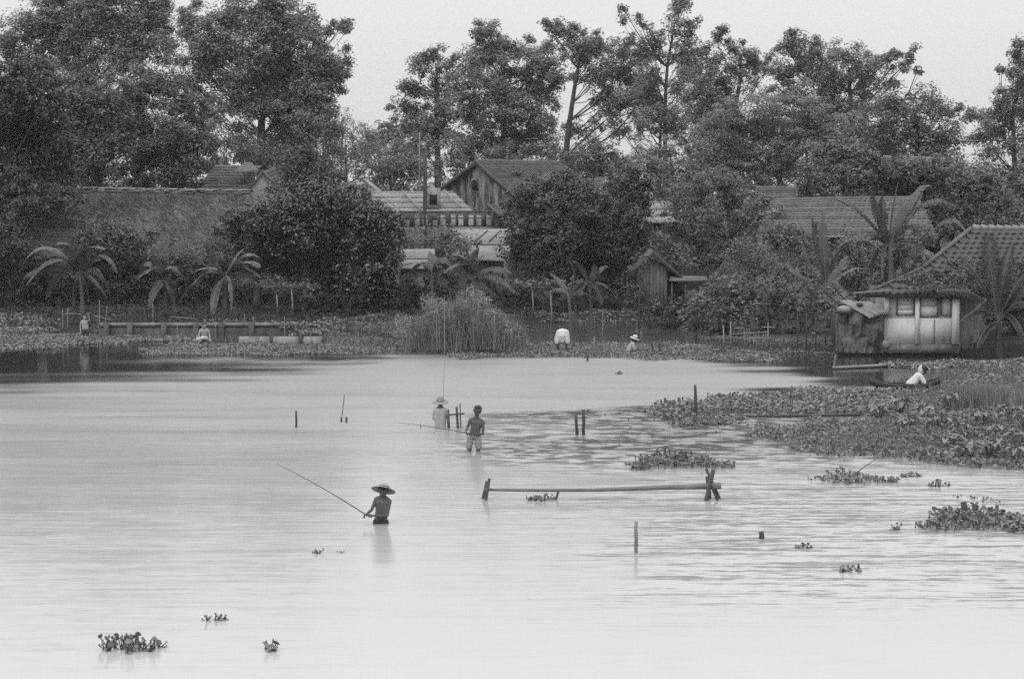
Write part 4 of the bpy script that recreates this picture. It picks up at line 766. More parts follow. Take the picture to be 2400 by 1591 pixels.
# rough outhouse
OY = HY - 0.1
h = thing('outhouse', 'rough small outhouse with loose corrugated sheets for a roof, left of the house', 'shed', [D(2010, 810, OY)[0], OY, .2])
x0, x1 = D(1968, 760, OY)[0], D(2071, 760, OY)[0]; z1 = D(2000, 735, OY)[2]
nx, nz = 18, 14; gx, gz = np.meshgrid(np.linspace(x0, x1, nx), np.linspace(0.1, z1, nz)); gy = OY + 0.03 * R.normal(size=gx.shape)
mb = MB(); mb.add(np.stack([gx, gy, gz], -1), grid_faces(nx, nz)); RP = mat('rough_plaster', 0.13, .95, .1, .5, 3.0, dark=(0.03, .50, (2.2, 2.2, 1.2)), bump=.03); mb.build('wall', RP, h, smooth=True)
wallbox(h, [(x0, OY + .05), (x1, OY + .05), (x1, OY + 1.6), (x0, OY + 1.6)], z1 - .03, RP, 'rear_wall')
q = [D(1962, 708, OY + .9), D(2075, 708, OY + .9), D(2085, 735, OY - .3), D(1990, 742, OY - .3)]
for k, (a, b, c_, d, w) in enumerate((((1968, 704), (1996, 704), (2062, 736), (2036, 744), .9), ((1996, 708), (2040, 708), (2078, 734), (2050, 738), .8), ((2030, 712), (2066, 716), (2082, 732), (2060, 735), .7))):
    P4 = [D(*a, OY + .8), D(*b, OY + .85), D(*c_, OY - .35), D(*d, OY - .4)]; n = 20; t_ = np.linspace(0, 1, n + 1)[:, None]; wv = np.sin(np.arange(n + 1) * math.pi / 2)[:, None] * np.array([0, 0, .03])
    A_, B_ = P4[0] + (P4[1] - P4[0]) * t_ + wv, P4[3] + (P4[2] - P4[3]) * t_ + wv; j = np.arange(n); m_ = n + 1
    mb = MB(); mb.add(np.vstack([A_, B_, B_ - [0, 0, .03]]) + [0, 0, .02 * k], np.vstack([np.stack([j, j + 1, m_ + j + 1, m_ + j], 1), np.stack([m_ + j, m_ + j + 1, 2 * m_ + j + 1, 2 * m_ + j], 1)])); mb.build('roof_sheet', M['sheet'], h)
mb = MB(); c = D(1978, 726, OY - .2); mb.ball(c, (.28, .3, .16)); mb.build('sack', M['sheet'], h, smooth=True)
mb = MB(); mb.box(D(2015, 713, OY + .3), (.22, .2, .09)); mb.build('stone', M['concrete_dark'], h)
mb = MB(); c = G(2078, 818, .3); mb.ball(c + [0, 0, .18], (.16, .16, .19), 14, 10); mb.tube([c + [0, 0, .34], c + [0, 0, .40]], [.07, .085], 12); o = mb.build('water_jar', M['concrete'], org=c, smooth=True); tag(o, 'pale round jar on the ground at the corner of the outhouse', 'jar')

# ------------------------------------------------------------------ utility poles
def simple_post(name, label, cat, px, ytop, ybot, Y, r, m, lean=0, group=None, r2=None, zb=None):
    a, b = D(px + lean, ytop, Y), D(px, ybot, Y)
    if zb is not None: b[2] = zb
    mb = MB(); n = 7; pts = np.array([b + (a - b) * t for t in np.linspace(0, 1, n)]); pts[1:-1] += R.normal(size=(n - 2, 3)) * r * 0.12
    mb.tube(pts, np.linspace(r, r2 if r2 else r * .85, n), 8); o = mb.build(name, M[m], org=b, smooth=False); return tag(o, label, cat, group)
simple_post('utility_pole', 'dark wooden pole standing in front of the pale sheet roof', 'pole', 996, 358, 520, 117, .12, 'wood_dark', zb=.6)
simple_post('thin_mast', 'thin pale mast above the dark pole against the hazy bushes', 'mast', 983, 310, 440, 135, .04, 'rod_pale', zb=.6)

# ------------------------------------------------------------------ low walls at left, tank, pillar
WY0 = G(400, 790)[1]
t = thing('low_wall', 'long low concrete wall with pale coping and dark buttresses at left', 'wall', [D(420, 780, WY0)[0], WY0, 0])
xa, xb = D(232, 770, WY0)[0], D(655, 770, WY0)[0]; zc = D(400, 762, WY0)[2]
MB().box([(xa + xb) / 2, WY0 + .1, (zc - .5) / 2], (xb - xa, .2, zc + .5 - .05)).build('wall', M['concrete_dark'], t)
for i, x in enumerate(np.linspace(xa, xb, 6)[:-1]):
    w = (xb - xa) / 5; MB().box([x + w / 2, WY0 + .08, zc + .02], (w - .02, .28, .13)).build('coping', M['concrete'], t)
for p in (250, 305, 385, 460, 520, 590): MB().box([D(p, 770, WY0)[0], WY0 - .1, (zc + .12 - .4) / 2], (.22, .2, zc + .12 + .4)).build('buttress', M['concrete_dark'], t)
TY = G(700, 808)[1]
t = thing('water_tank_wall', 'low pale slab wall with short posts at the water left of centre', 'wall', [D(700, 800, TY)[0], TY, 0])
for a, b in ((640, 700), (712, 760), (560, 632)):
    MB().box([D((a + b) / 2, 800, TY)[0], TY, D(0, 795, TY)[2] / 2 - .05], ((b - a) / sc(TY), .12, D(0, 788, TY)[2] + .2)).build('slab', M['plaster_grey'], t)
for p in (636, 705, 762): MB().box([D(p, 800, TY)[0], TY - .03, D(0, 786, TY)[2] / 2 - .05], (.1, .16, D(0, 786, TY)[2] + .25)).build('post', M['wood_dark'], t)
MB().tube([G(735, 810, .06), G(830, 808, .05)], .04, 6).build('plank', M['wood'], t)
PB = G(1190, 827)
t = thing('concrete_pillar', 'squat weathered concrete pillar with strap at the foot of the reed clump', 'pillar', PB)
nz_ = 9; zz = np.linspace(-.1, D(0, 772, PB[1])[2], nz_); MB().tube([PB + [R.normal() * .012, 0, z] for z in zz], .20 + .02 * R.normal(size=nz_), 12).build('shaft', M['plaster_grey'], t)
MB().tube([PB + [.2 * math.cos(a), .2 * math.sin(a), .48] for a in np.linspace(0, 2 * math.pi, 17)], .02, 5, cap=False).build('strap', M['wood_dark'], t)
MB().tube([PB + [.09, -.22, -.1], PB + [.07, -.22, .95]], .025, 5).build('stake', M['wood_dark'], t)
MB().tube([D(1128, 774, PB[1]), D(1212, 771, PB[1])], .028, 6).build('crossbar', M['wood'], t)
for x in (1206, 1211): MB().tube([D(x, 770, PB[1]), D(x - 1, 826, PB[1])], .025, 5).build('stake', M['wood_dark'], t)

# ------------------------------------------------------------------ water plants
def inpoly(px, py, poly):
    c = np.zeros(len(px), bool); n = len(poly)
    for i in range(n):
        x0, y0 = poly[i]; x1, y1 = poly[(i + 1) % n]
        k = ((y0 > py) != (y1 > py)) & (px < (x1 - x0) * (py - y0) / (y1 - y0 + 1e-9) + x0); c ^= k
    return c
def poly_pts(poly, dens, edge=4.0):
    w = np.array([G(a, b) for a, b in poly]); lo, hi = w[:, :2].min(0) - .2, w[:, :2].max(0) + .2
    n = int(dens * np.prod(hi - lo)); p = np.stack([R.uniform(lo[0], hi[0], n), R.uniform(lo[1], hi[1], n)], 1)
    wob = 0.25 * np.stack([np.sin(p[:, 1] * 2.1 + p[:, 0]), np.sin(p[:, 0] * 2.7)], 1) + R.normal(size=p.shape) * 0.08
    return p[inpoly(p[:, 0] + wob[:, 0], p[:, 1] + wob[:, 1], [tuple(k) for k in w[:, :2]])]
def round_leaves(mb, pos, nor, r, stalks=False):
    n = len(pos); t = rdirs(n); t = nrm(t - nor * np.sum(t * nor, 1, keepdims=True)); b = np.cross(nor, t); r = (r * R.uniform(.65, 1.3, n))[:, None]
    ring = [(-.9, 0), (-.45, .72), (.35, .68), (1.0, 0), (.35, -.68), (-.45, -.72)]
    v = np.stack([pos + t * r * a + b * r * c + nor * r * .28 * (abs(c) + .4 * (a < 0)) for a, c in ring], 1)
    mb.add(v.reshape(-1, 3), np.arange(n * 6).reshape(n, 6)); TRI[0] += 4 * n
def mat_of(name, label, poly, dens, r, hgt, m='mat_leaf', cat='water plants', up=0.7, z0=0.02, bumps=True):
    p = poly_pts(poly, dens); n = len(p)
    # taller tufts in places
    k = 0.55 + 0.45 * np.sin(p[:, 0] * 1.9 + 1.3 * np.sin(p[:, 1] * 1.1)) * np.cos(p[:, 1] * 1.5 + p[:, 0] * .4)
    z = np.maximum(z0, np.maximum(hz(p[:, 0], p[:, 1]), 0)) + hgt * R.uniform(0.05, 1, n) * k
    pos = np.column_stack([p, z]); nor = nrm(R.normal(size=(n, 3)) * .75 + np.array([0, -.2, up])); mb = MB(); round_leaves(mb, pos, nor, r)
    o = mb.build(name, M[m]); return tag(o, label, cat, kind='stuff')
mat_of('water_plants', 'leafy floating mat along the far left shore', [(-60, 788), (190, 786), (330, 783), (465, 780), (465, 800), (340, 803), (190, 808), (150, 818), (-60, 822)], 120, 0.056, .12)
mat_of('water_plants', 'raised leafy bank in the far left corner', [(-60, 758), (60, 757), (135, 772), (120, 783), (-60, 783)], 100, 0.059, .25)
mat_of('water_plants', 'flat mat of small leaves before the seated man', [(330, 822), (420, 806), (600, 806), (800, 811), (960, 818), (965, 831), (800, 831), (600, 835), (450, 834), (340, 832)], 203, 0.038, .12)
mat_of('water_plants', 'leaves growing over the low slab wall', [(470, 776), (780, 777), (800, 787), (470, 788)], 110, 0.056, .3)
mat_of('water_plants', 'low grassy growth left of the reed clump', [(770, 772), (960, 755), (960, 818), (800, 812)], 120, 0.053, .25, m='leaf_pale')
mat_of('water_plants', 'leafy dyke of plants along the front of the inlet', [(1050, 832), (1240, 814), (1420, 808), (1560, 810), (1660, 820), (1800, 836), (1840, 850), (1700, 849), (1620, 843), (1500, 845), (1400, 838), (1240, 839), (1060, 843)], 217, 0.041, .22)
mat_of('water_plants', 'thin fringe of leaves on the back shore of the inlet', [(1240, 751), (1400, 749), (1500, 743), (1600, 743), (1605, 766), (1500, 759), (1400, 757), (1240, 759)], 100, 0.053, .2)
mat_of('water_plants', 'low creeping plants on the mud below the stick fence', [(1640, 808), (1800, 814), (1960, 822), (1960, 832), (1800, 830), (1640, 824)], 120, 0.040, .12, m='leaf_pale')
mat_of('water_plants', 'floating leaves before the right house', [(2075, 862), (2100, 852), (2420, 845), (2420, 872), (2300, 862), (2160, 866)], 120, 0.056, .15)
mat_of('water_plants', 'broad floating mat of leaves reaching in from the right', [(1500, 966), (1640, 942), (1750, 928), (1900, 918), (2010, 912), (2070, 918), (2170, 924), (2230, 892), (2260, 868), (2460, 865), (2460, 985), (2080, 985), (2010, 972), (1900, 972), (1700, 970), (1540, 972)], 168, 0.052, .24)
mat_of('water_plants', 'loose leaves thinning out left of the broad floating mat', [(1180, 968), (1500, 955), (1560, 970), (1480, 985), (1250, 978)], 1.2, .05, .03)
mat_of('water_plants', 'scattered leaves on open water around the broad mat', [(1500, 985), (2000, 980), (1800, 1010), (1720, 1030), (1400, 1050), (1350, 1010)], .8, .045, .03)
mat_of('water_plants', 'short floating strip of leaves in front of the broad mat', [(1545, 985), (1600, 977), (1700, 980), (1765, 985), (1750, 994), (1680, 994), (1630, 1003), (1560, 1001)], 174, 0.048, .22, m='hyacinth')
mat_of('water_plants', 'fine-leaved growth in front of the big-leaf plants at right', [(1745, 1026), (1840, 1003), (2000, 990), (2100, 985), (2120, 1040), (2180, 1085), (2080, 1072), (1950, 1066), (1840, 1046)], 220, 0.040, .28, m='mat_leaf')
mat_of('water_plants', 'low leaves at the water edge on the right', [(2100, 990), (2460, 985), (2460, 1112), (2250, 1098), (2170, 1085)], 203, 0.048, .3, m='hyacinth')
# big-leaved plants at right: each one a plant with its leaves
def bigleaf(px, py, n, h, lab):
    b = G(px, py); t = thing('taro_plant', lab, 'plant', b, 'big-leaved plants on the right mat')
    for i in range(n):
        a = i * 2.399 + R.uniform(-.3, .3); rr = R.uniform(.1, .38); tip = b + [rr * math.cos(a), rr * math.sin(a), h * R.uniform(.6, 1)]
        L = R.uniform(.12, .24); out = nrm(np.array([math.cos(a), math.sin(a), -.5 + R.uniform(-.7, .9)])); sd = nrm(np.cross(out, [0, 0, 1.0])); nn = np.cross(sd, out)
        ring = [(-.3, .28), (.05, .36), (.5, .24), (1, 0), (.5, -.24), (.05, -.36), (-.3, -.28), (0, 0)]
        v = [tip + out * L * q + sd * L * w + nn * L * .25 * abs(w) for q, w in ring]
        MB().add(v, [[7, 0, 1, 2], [7, 2, 3, 4], [7, 4, 5, 6]]).build('leaf', M['hyacinth'], t)
        MB().tube([b + [0, 0, -.05], 0.5 * (b + tip) + [0, 0, .05], tip], .009, 4, cap=False).build('stalk', M['stem'], t)
TP = [(2060, 985, 'spiky tuft at the left end'), (2110, 975, 'low leafy plant behind the tuft'), (2170, 985, 'dark leafy plant in the middle row'), (2230, 965, 'tall plant left of the fine grass clump'), (2300, 1000, 'large-leaved plant below the fine grass clump'), (2370, 990, 'broad plant by the right edge'), (2340, 1030, 'plant one step down from the right edge'), (2220, 1060, 'front plant at the left end of the row'), (2270, 1080, 'front plant with bright leaves'), (2320, 1075, 'front plant right of the bright one'), (2380, 1085, 'front plant by the right edge'), (2260, 1030, 'plant in the gap between rows'), (2395, 1050, 'plant half cut by the right edge'), (2200, 1010, 'plant behind the front row'), (2130, 1010, 'small plant before the dark one'), (2405, 1010, 'plant at the very edge of the photo')]
for i, (x, y, s) in enumerate(TP): bigleaf(x, y, R.randint(14, 22), R.uniform(.35, .6), 'big-leaved water plant on the right mat, ' + s)

def blades(mb, p, h, spread, w, droop=.4):
    n = len(p); a = R.uniform(0, 2 * math.pi, n); s = spread * R.uniform(.1, 1, n); hh = h * R.uniform(.55, 1.1, n)
    dx = np.stack([np.cos(a) * s, np.sin(a) * s, 0 * a], 1) * hh[:, None]; side = np.stack([-np.sin(a), np.cos(a), 0 * a], 1) * w
    side = side * .5 + np.array([w * .6, 0, 0])
    m1 = p + dx * .35 + np.column_stack([0 * a, 0 * a, hh * .6]); m2 = p + dx + np.column_stack([0 * a, 0 * a, hh * (1 - droop * s)])
    v = np.stack([p - side, p + side, m1 + side * .8, m2, m1 - side * .8], 1)
    b = mb.n; mb.add(v.reshape(-1, 3), (np.arange(n)[:, None] * 5 + np.array([0, 1, 2, 4])[None, :])); mb.f.append(b + np.arange(n)[:, None] * 5 + np.array([4, 2, 3])[None, :]); TRI[0] += 3 * n
# reed clump
rb = thing('reed_clump', 'large rounded clump of pale reeds on the point left of the inlet', 'reeds', G(1085, 815, .2))
mb = MB(); n = 15000; c = G(1085, 812, .2); gx = R.normal(size=n) * 1.25; gy = R.normal(size=n) * .9 + .6; k = (np.abs(gx) < 2.3); gx, gy = gx[k], gy[k]
p = np.column_stack([c[0] + gx, c[1] + gy, 0 * gx + .2]); hh = (1.65 * np.exp(-(gx / 2.1) ** 2) + .4) * (0.85 + .25 * np.sin(gx * 4.1 + gy * 2) * np.cos(gy * 5) + .12 * R.normal(size=len(gx)))
blades(mb, p, hh, 1.0, .013, .5); mb.build('blade', M['reed'], rb)
mb = MB(); n = 9000; u = rdirs(n); u[:, 2] = np.abs(u[:, 2]); p = np.array([c[0], c[1] + .6, .2]) + u * np.array([2.35, 1.5, 1.8]) * R.uniform(.7, 1.12, (n, 1)) * (1 + .17 * np.sin(u[:, :1] * 9 + u[:, 2:] * 7)); leaf_cloud(mb, p, u, .26, .028, up=.5, rnd=.6, droop=.8); mb.build('outer_leaves', M['reed'], rb)
gb = MB()
for x0, x1, y0, y1, n, h_ in ((760, 960, 785, 815, 1800, .35), (940, 1240, 815, 832, 2600, .4), (1240, 1660, 806, 838, 3000, .28), (1640, 1980, 812, 822, 1500, .2), (1980, 2400, 822, 830, 250, .12), (0, 640, 786, 800, 1500, .25), (640, 960, 800, 826, 1500, .22)):
    p = np.array([G(R.uniform(x0, x1), R.uniform(y0, y1)) for _ in range(n)]); p[:, 2] = np.maximum(hz(p[:, 0], p[:, 1]), 0) - .02; blades(gb, p, h_, .6, .009)
o = gb.build('bank_grass', M['reed']); tag(o, 'short tufty grass along the far bank', 'grass', kind='stuff')
gb = MB()
for pl, n, h_ in (([(1760, 1024), (1990, 992), (2400, 985), (2400, 1060), (2200, 1080), (1950, 1060)], 16, .34), ([(2080, 900), (2260, 872), (2400, 870), (2400, 960), (2150, 950)], 22, .38)):
    p = poly_pts(pl, n * 4); p = np.column_stack([p, 0 * p[:, 0]]); blades(gb, p, h_, .8, .010)
o = gb.build('mat_grass', M['reed']); tag(o, 'wispy grass growing through the mat of leaves at right', 'grass', kind='stuff')
t = thing('grass_clump', 'fine dark-hearted grass clump on the right mat near the edge', 'grass', G(2310, 955)); gb = MB()
p = np.array([G(2310 + R.normal() * 42, 955 + R.normal() * 7) for _ in range(2500)]); blades(gb, p, .75, .6, .010); gb.build('blade', M['reed'], t)
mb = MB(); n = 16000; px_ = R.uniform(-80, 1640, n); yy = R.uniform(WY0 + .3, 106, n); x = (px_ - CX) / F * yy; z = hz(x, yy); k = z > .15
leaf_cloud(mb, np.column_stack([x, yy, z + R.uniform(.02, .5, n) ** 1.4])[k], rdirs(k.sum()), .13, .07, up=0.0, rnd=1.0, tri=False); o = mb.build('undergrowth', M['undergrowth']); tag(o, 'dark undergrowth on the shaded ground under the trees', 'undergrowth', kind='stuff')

# floating hyacinth islands and small clumps
def island(label, poly, dens, r, hgt, m='hyacinth'):
    p = poly_pts(poly, dens); w = np.array([G(a, b) for a, b in poly]); c = w.mean(0)
    ext = np.ptp(w[:, 0]) / 2; k = np.clip(1.15 - np.abs(p[:, 0] - c[0]) / ext * .8, .3, 1)
    z = .02 + hgt * R.uniform(.05, 1, len(p)) * k * (0.7 + .3 * np.sin(p[:, 0] * 6 + p[:, 1] * 3)); pos = np.column_stack([p, z]); mb = MB()
    round_leaves(mb, pos, nrm(R.normal(size=(len(p), 3)) * .75 + [0, -.1, .6]), r); t = thing('hyacinth_island', label, 'water plants', c, 'floating islands of water hyacinth')
    mb.build('leaves', M[m], t)['kind'] = 'stuff'; st = MB()
    for q in pos[::7]: st.tube([[q[0] + R.normal() * .03, q[1] + R.normal() * .03, -.03], q], .008, 4, cap=False)
    st.build('stalks', M['stem'], t)['kind'] = 'stuff'
island('long floating island of leaves behind the propped pole', [(1458, 1092), (1475, 1080), (1560, 1072), (1660, 1076), (1725, 1088), (1690, 1096), (1600, 1100), (1500, 1099)], 264, 0.043, .26)
island('dark floating island with a log in it at the right edge', [(2140, 1228), (2160, 1215), (2230, 1208), (2330, 1208), (2440, 1212), (2440, 1246), (2300, 1248), (2200, 1244)], 330, 0.043, .26)
island('loose floating patch with a stick leaning over it', [(1905, 1122), (1930, 1114), (2000, 1112), (2045, 1122), (2050, 1132), (2000, 1136), (1960, 1134), (1925, 1130)], 209, 0.040, .2)
island('ragged floating strip above the log island', [(2240, 1166), (2280, 1162), (2325, 1170), (2330, 1176), (2290, 1175)], 132, 0.033, .1)
def clump(label, pts, r=.07, h_=.16):
    c = np.mean([G(a, b) for a, b in pts], 0); t = thing('water_hyacinth', label, 'water plant', c, 'small floating water hyacinths')
    for a, b in pts:
        g = G(a, b)
        for i in range(R.randint(5, 9)):
            an = R.uniform(0, 2 * math.pi); q = g + [R.uniform(.02, .12) * math.cos(an), R.uniform(.02, .12) * math.sin(an), h_ * R.uniform(.05, 1)]
            mb = MB(); round_leaves(mb, q[None, :], nrm(np.array([[math.cos(an) * .7, math.sin(an) * .7, R.uniform(-.2, .9)]])), r * R.uniform(.6, 1.2)); lf = mb.build('leaf', M['hyacinth'], t)
            MB().tube([g + [0, 0, -.02], q], [.012, .006], 4, cap=False).build('stalk', M['stem'], lf)
clump('biggest floating hyacinth clump, lower left on open water', [(245, 1520), (258, 1524), (270, 1516), (285, 1522), (300, 1518), (312, 1526), (325, 1520), (335, 1524), (350, 1526), (362, 1520), (318, 1512), (292, 1512), (372, 1516), (305, 1530)], .042, .19)
clump('lone hyacinth sprig near the bottom edge, right of the biggest clump', [(645, 1525), (634, 1524)], .045, .16)
clump('two faint hyacinth sprigs side by side in the lower left', [(485, 1453), (506, 1453), (520, 1452)], .028, .10)
clump('tiny hyacinth plant below the boy in the wide hat', [(747, 1296)], .035, .07)
clump('speck of leaf right of the tiny plant below the boy', [(800, 1293)], .025, .02)
clump('pair of hyacinth plants low on the right', [(1980, 1340), (1988, 1338), (2008, 1338)], .05, .11)
clump('faint hyacinth sprig on ripples at right', [(1878, 1284), (1892, 1284)], .035, .08)
clump('small hyacinth plant left of the log island', [(2100, 1242), (2106, 1240)], .045, .10)
clump('clump right of the patch with the leaning stick', [(2078, 1130), (2090, 1128), (2100, 1130)], .05, .12)
clump('thin row of leaves above the stick patch', [(2120, 1118), (2135, 1116), (2150, 1116)], .045, .08)
clump('round hyacinth clump alone in mid water at right', [(2190, 1140), (2202, 1140), (2220, 1138)], .05, .13)
clump('leaves caught under the propped pole', [(1240, 1172), (1256, 1172), (1266, 1174), (1275, 1172), (1290, 1170)], .05, .12)
clump('tiny leaf speck in the bright water near the far bank', [(1450, 877), (1455, 876)], .05, .06)

# ------------------------------------------------------------------ stakes, poles and logs in the water
STK = 'stakes standing in the pond'
def stake(label, px, yt, yb, r=.03, lean=0, m='wood_dark', group=STK, name='stake', z=0.0):
    Y = G(px, yb, z)[1]; return simple_post(name, label, 'stake', px, yt, yb + 3, Y, r, m, lean=lean, group=group, zb=-.4)
stake('lone stake in open water left of the fishing boys', 695, 962, 1001, .03, -1)
stake('thin leaning stick left of the person in white', 797, 926, 986, .012, 10)
stake('short stub beside the leaning stick', 800, 977, 988, .03)
stake('dark stub right of the leaning stick', 812, 977, 989, .035)
stake('left of the close pair of stakes, right of the bare-chested boy', 1354, 972, 1018, .045, -4)
stake('right of the close pair of stakes, right of the bare-chested boy', 1367, 960, 1019, .045, 1)
stake('tall stake with knobbed top at the left end of the broad mat', 1631, 902, 974, .045, -2)
stake('pale upright post in front of the propped pole', 1491, 1222, 1295, .035, 0, 'wood')
stake('squat dark stump alone at right of the pale post', 1785, 1246, 1262, .055, -1)
stake('tiny stub in the lens of bright water at right', 1850, 922, 942, .025, 3)
stake('leaning pale stick at the end of the floating pole', 1948, 832, 860, .04, 11, 'wood_pale')
stake('leaning stick in the far right plants', 2288, 850, 880, .03, 12)
stake('second stick in the far right plants', 2375, 850, 885, .02, -4)
stake('bent dark stake at the water edge of the inlet dyke', 1380, 822, 846, .04, -6)
stake('left of two leaning stakes on the dyke', 1537, 801, 832, .045, -10)
stake('right of two leaning stakes on the dyke', 1553, 801, 832, .045, -9)
stake('short stub left of the leaning stakes on the dyke', 1520, 815, 836, .025, -1)
stake('thin stake right of the leaning stakes on the dyke', 1561, 810, 832, .02, 2)
stake('stub at the right end of the dyke', 1591, 822, 838, .035)
stake('dark post right of the bent person', 1344, 798, 820, .05)
stake('pale stake in the inlet between the two gatherers', 1390, 790, 822, .045, 3, 'wood_pale')
stake('tall pale stake at the left of the reed clump', 1069, 786, 832, .03, 2, 'wood_pale')
stake('pale stake standing in the inlet water', 1412, 727, 772, .025, 1, 'wood_pale')
stake('pale stake on the back shore behind the bent person', 1320, 720, 752, .025, 0, 'wood_pale')
stake('slim stake at the edge of the low slab wall', 743, 800, 840, .02, 0)
t = thing('stake_bundle', 'stakes tied with a crossbar between the two fishing figures', 'stakes', G(1073, 1003))
Y = G(1073, 1003)[1]
for a, b, c_, d, r in ((1070, 953, 1075, 1008, .035), (1078, 945, 1081, 1008, .018), (1051, 959, 1054, 1000, .024), (1047, 972, 1053, 1000, .018)):
    e = D(c_, d, Y); e[2] = -.3; MB().tube([e, D(a, b, Y)], [r, r * .9], 7).build('stake', M['wood_dark'], t)
MB().tube([D(1052, 972, Y - .05), D(1089, 969, Y - .05)], .022, 6).build('crossbar', M['wood_dark'], t)
# propped pole
t = thing('propped_pole', 'long pole propped across crossed stakes low over the water', 'pole', G(1400, 1172)); Y = G(1400, 1170)[1]
MB().tube(np.array([D(1136, 1147, Y), D(1230, 1148, Y), D(1400, 1148, Y), D(1550, 1142, Y), D(1690, 1138, Y)]), [.028, .035, .036, .05, .068], 9).build('pole', M['pole'], t, smooth=True)
for a, b, c_, d, r, dy in ((1147, 1121, 1139, 1172, .03, -.1), (1141, 1127, 1132, 1168, .032, .12), (1309, 1150, 1303, 1170, .025, 0), (1672, 1100, 1655, 1172, .045, -.15), (1655, 1098, 1684, 1162, .03, .12), (1659, 1116, 1662, 1174, .05, .1), (1667, 1138, 1677, 1162, .025, -.1)):
    e = D(c_, d, Y + dy); tp_ = D(a, b, Y + dy); e2 = e + (e - tp_) * .5; MB().tube([e2, e, tp_], r, 7).build('stake', M['wood_dark'], t)
o = MB().tube([G(1952, 862, .05), G(2060, 857, .06), G(2106, 851, .06)], [.055, .06, .04], 8).build('floating_pole', M['wood_pale'], org=G(2020, 860), smooth=True); tag(o, 'pale pole floating on dark water before the right house', 'pole', 'floating poles')
o = MB().tube([G(2120, 858, .05), G(2210, 850, .06)], [.04, .03], 8).build('floating_pole', M['wood'], org=G(2160, 856), smooth=True); tag(o, 'shorter darker pole right of the pale floating pole', 'pole', 'floating poles')
o = MB().tube([G(1700, 975, .05), G(1860, 974, .05), G(2012, 972, .06)], [.02, .04, .045], 8).build('floating_pole', M['wood_dark'], org=G(1860, 974), smooth=True); tag(o, 'long dark pole lying along the front edge of the broad mat', 'pole', 'floating poles')
o = MB().tube([G(2000, 1112, .1), D(2058, 1072, G(2000, 1112)[1] + .3)], [.012, .008], 6).build('leaning_stick', M['wood_dark'], org=G(2000, 1112)); tag(o, 'thin stick leaning up from the loose floating patch', 'stick')
b = G(2268, 1215); o = MB().tube([b + [.02, 0, -.1], D(2258, 1176, b[1])], [.055, .06], 9).build('log_stump', M['wood_dark'], org=b); tag(o, 'black log end sticking up from the log island', 'log')
for i, (x, s) in enumerate(((2285, 'small dark stub right of the black log end'), (2333, 'small dark stub farther right on the log island'))):
    b = G(x, 1212); o = MB().tube([b + [0, 0, -.05], b + [.03, 0, .24]], .035, 7).build('log_stub', M['wood_dark'], org=b); tag(o, s, 'log')
# sticks on the bank
BST = 'thin sticks on the shaded bank'
for i, (x, y0, y1, l, s) in enumerate(((147, 725, 748, 0, 'pale thin stick left of the standing boy'), (158, 722, 750, 1, 'second pale stick left of the standing boy'), (233, 704, 726, 0, 'pale stick above the low wall right of the boy'), (244, 718, 745, 7, 'slanting pale stick right of the boy'), (358, 712, 736, 0, 'thin stick in the dark behind the low wall'), (571, 735, 755, 2, 'short slanted stick below the pale bananas'), (593, 742, 778, 1, 'pale stick at the right end of the low wall'), (667, 742, 770, 0, 'pale stick under the pergola by the wall end'), (416, 760, 800, -1, 'thin stick left of the seated man'), (505, 762, 782, 0, 'pale stub right of the seated man'))):
    simple_post('bank_stick', s, 'stick', x, y0, y1, WY0 + (1.5 if y1 < 760 else -.15), .022, 'wood_pale', lean=l, group=BST, zb=.2 if y1 < 760 else -.1)
t = thing('bamboo_rails', 'loose bamboo rails behind the low wall at left', 'fence', D(300, 750, WY0 + 1.2))
for a, b, c_, d in ((150, 735, 190, 736), (220, 740, 262, 750), (262, 736, 272, 742), (400, 742, 463, 748)): MB().tube([D(a, b, WY0 + 1.2), D(c_, d, WY0 + 1.2)], .02, 5).build('rail', M['wood_pale'], t)
# stick fence
FY = G(1750, 815, .2)[1]
t = thing('stick_fence', 'rickety fence of thin pale sticks under the creeper dome', 'fence', [D(1750, 800, FY)[0], FY, .2])
for a, b, c_, d in ((1718, 783, 1800, 778), (1720, 769, 1742, 769), (1785, 767, 1815, 767), (1748, 794, 1790, 793)): MB().tube([D(a, b, FY), D(c_, d, FY)], .024, 5).build('rail', M['wood_pale'], t)
for x in list(range(1745, 1800, 7)) + [1697, 1712, 1800]:
    a, b = D(x + R.uniform(-2, 2), 775 + R.uniform(-6, 8) - (18 if x in (1697, 1712, 1800) else 0), FY), D(x, 812, FY); b[2] = .05; MB().tube([b, a], .013 if 1745 <= x < 1800 else .03, 5).build('stick', M['wood_pale' if x % 2 else 'wood'], t)
t = thing('wire_fence', 'dark sagging fence of thin rods left of the outhouse', 'fence', [D(1900, 800, FY + .5)[0], FY + .5, .2])
for y in (738, 762, 782, 797): MB().tube([D(1868, y, FY + .5), D(1915, y + 2, FY + .5), D(1966, y, FY + .5)], .012, 4).build('rail', M['wood_dark'], t)
for x in (1870, 1890, 1912, 1935, 1950, 1962):
    a, b = D(x, 735, FY + .5), D(x, 812, FY + .5); b[2] = .05; MB().tube([b, a], .022 if x % 4 else .016, 5).build('post', M['wood_dark'], t)

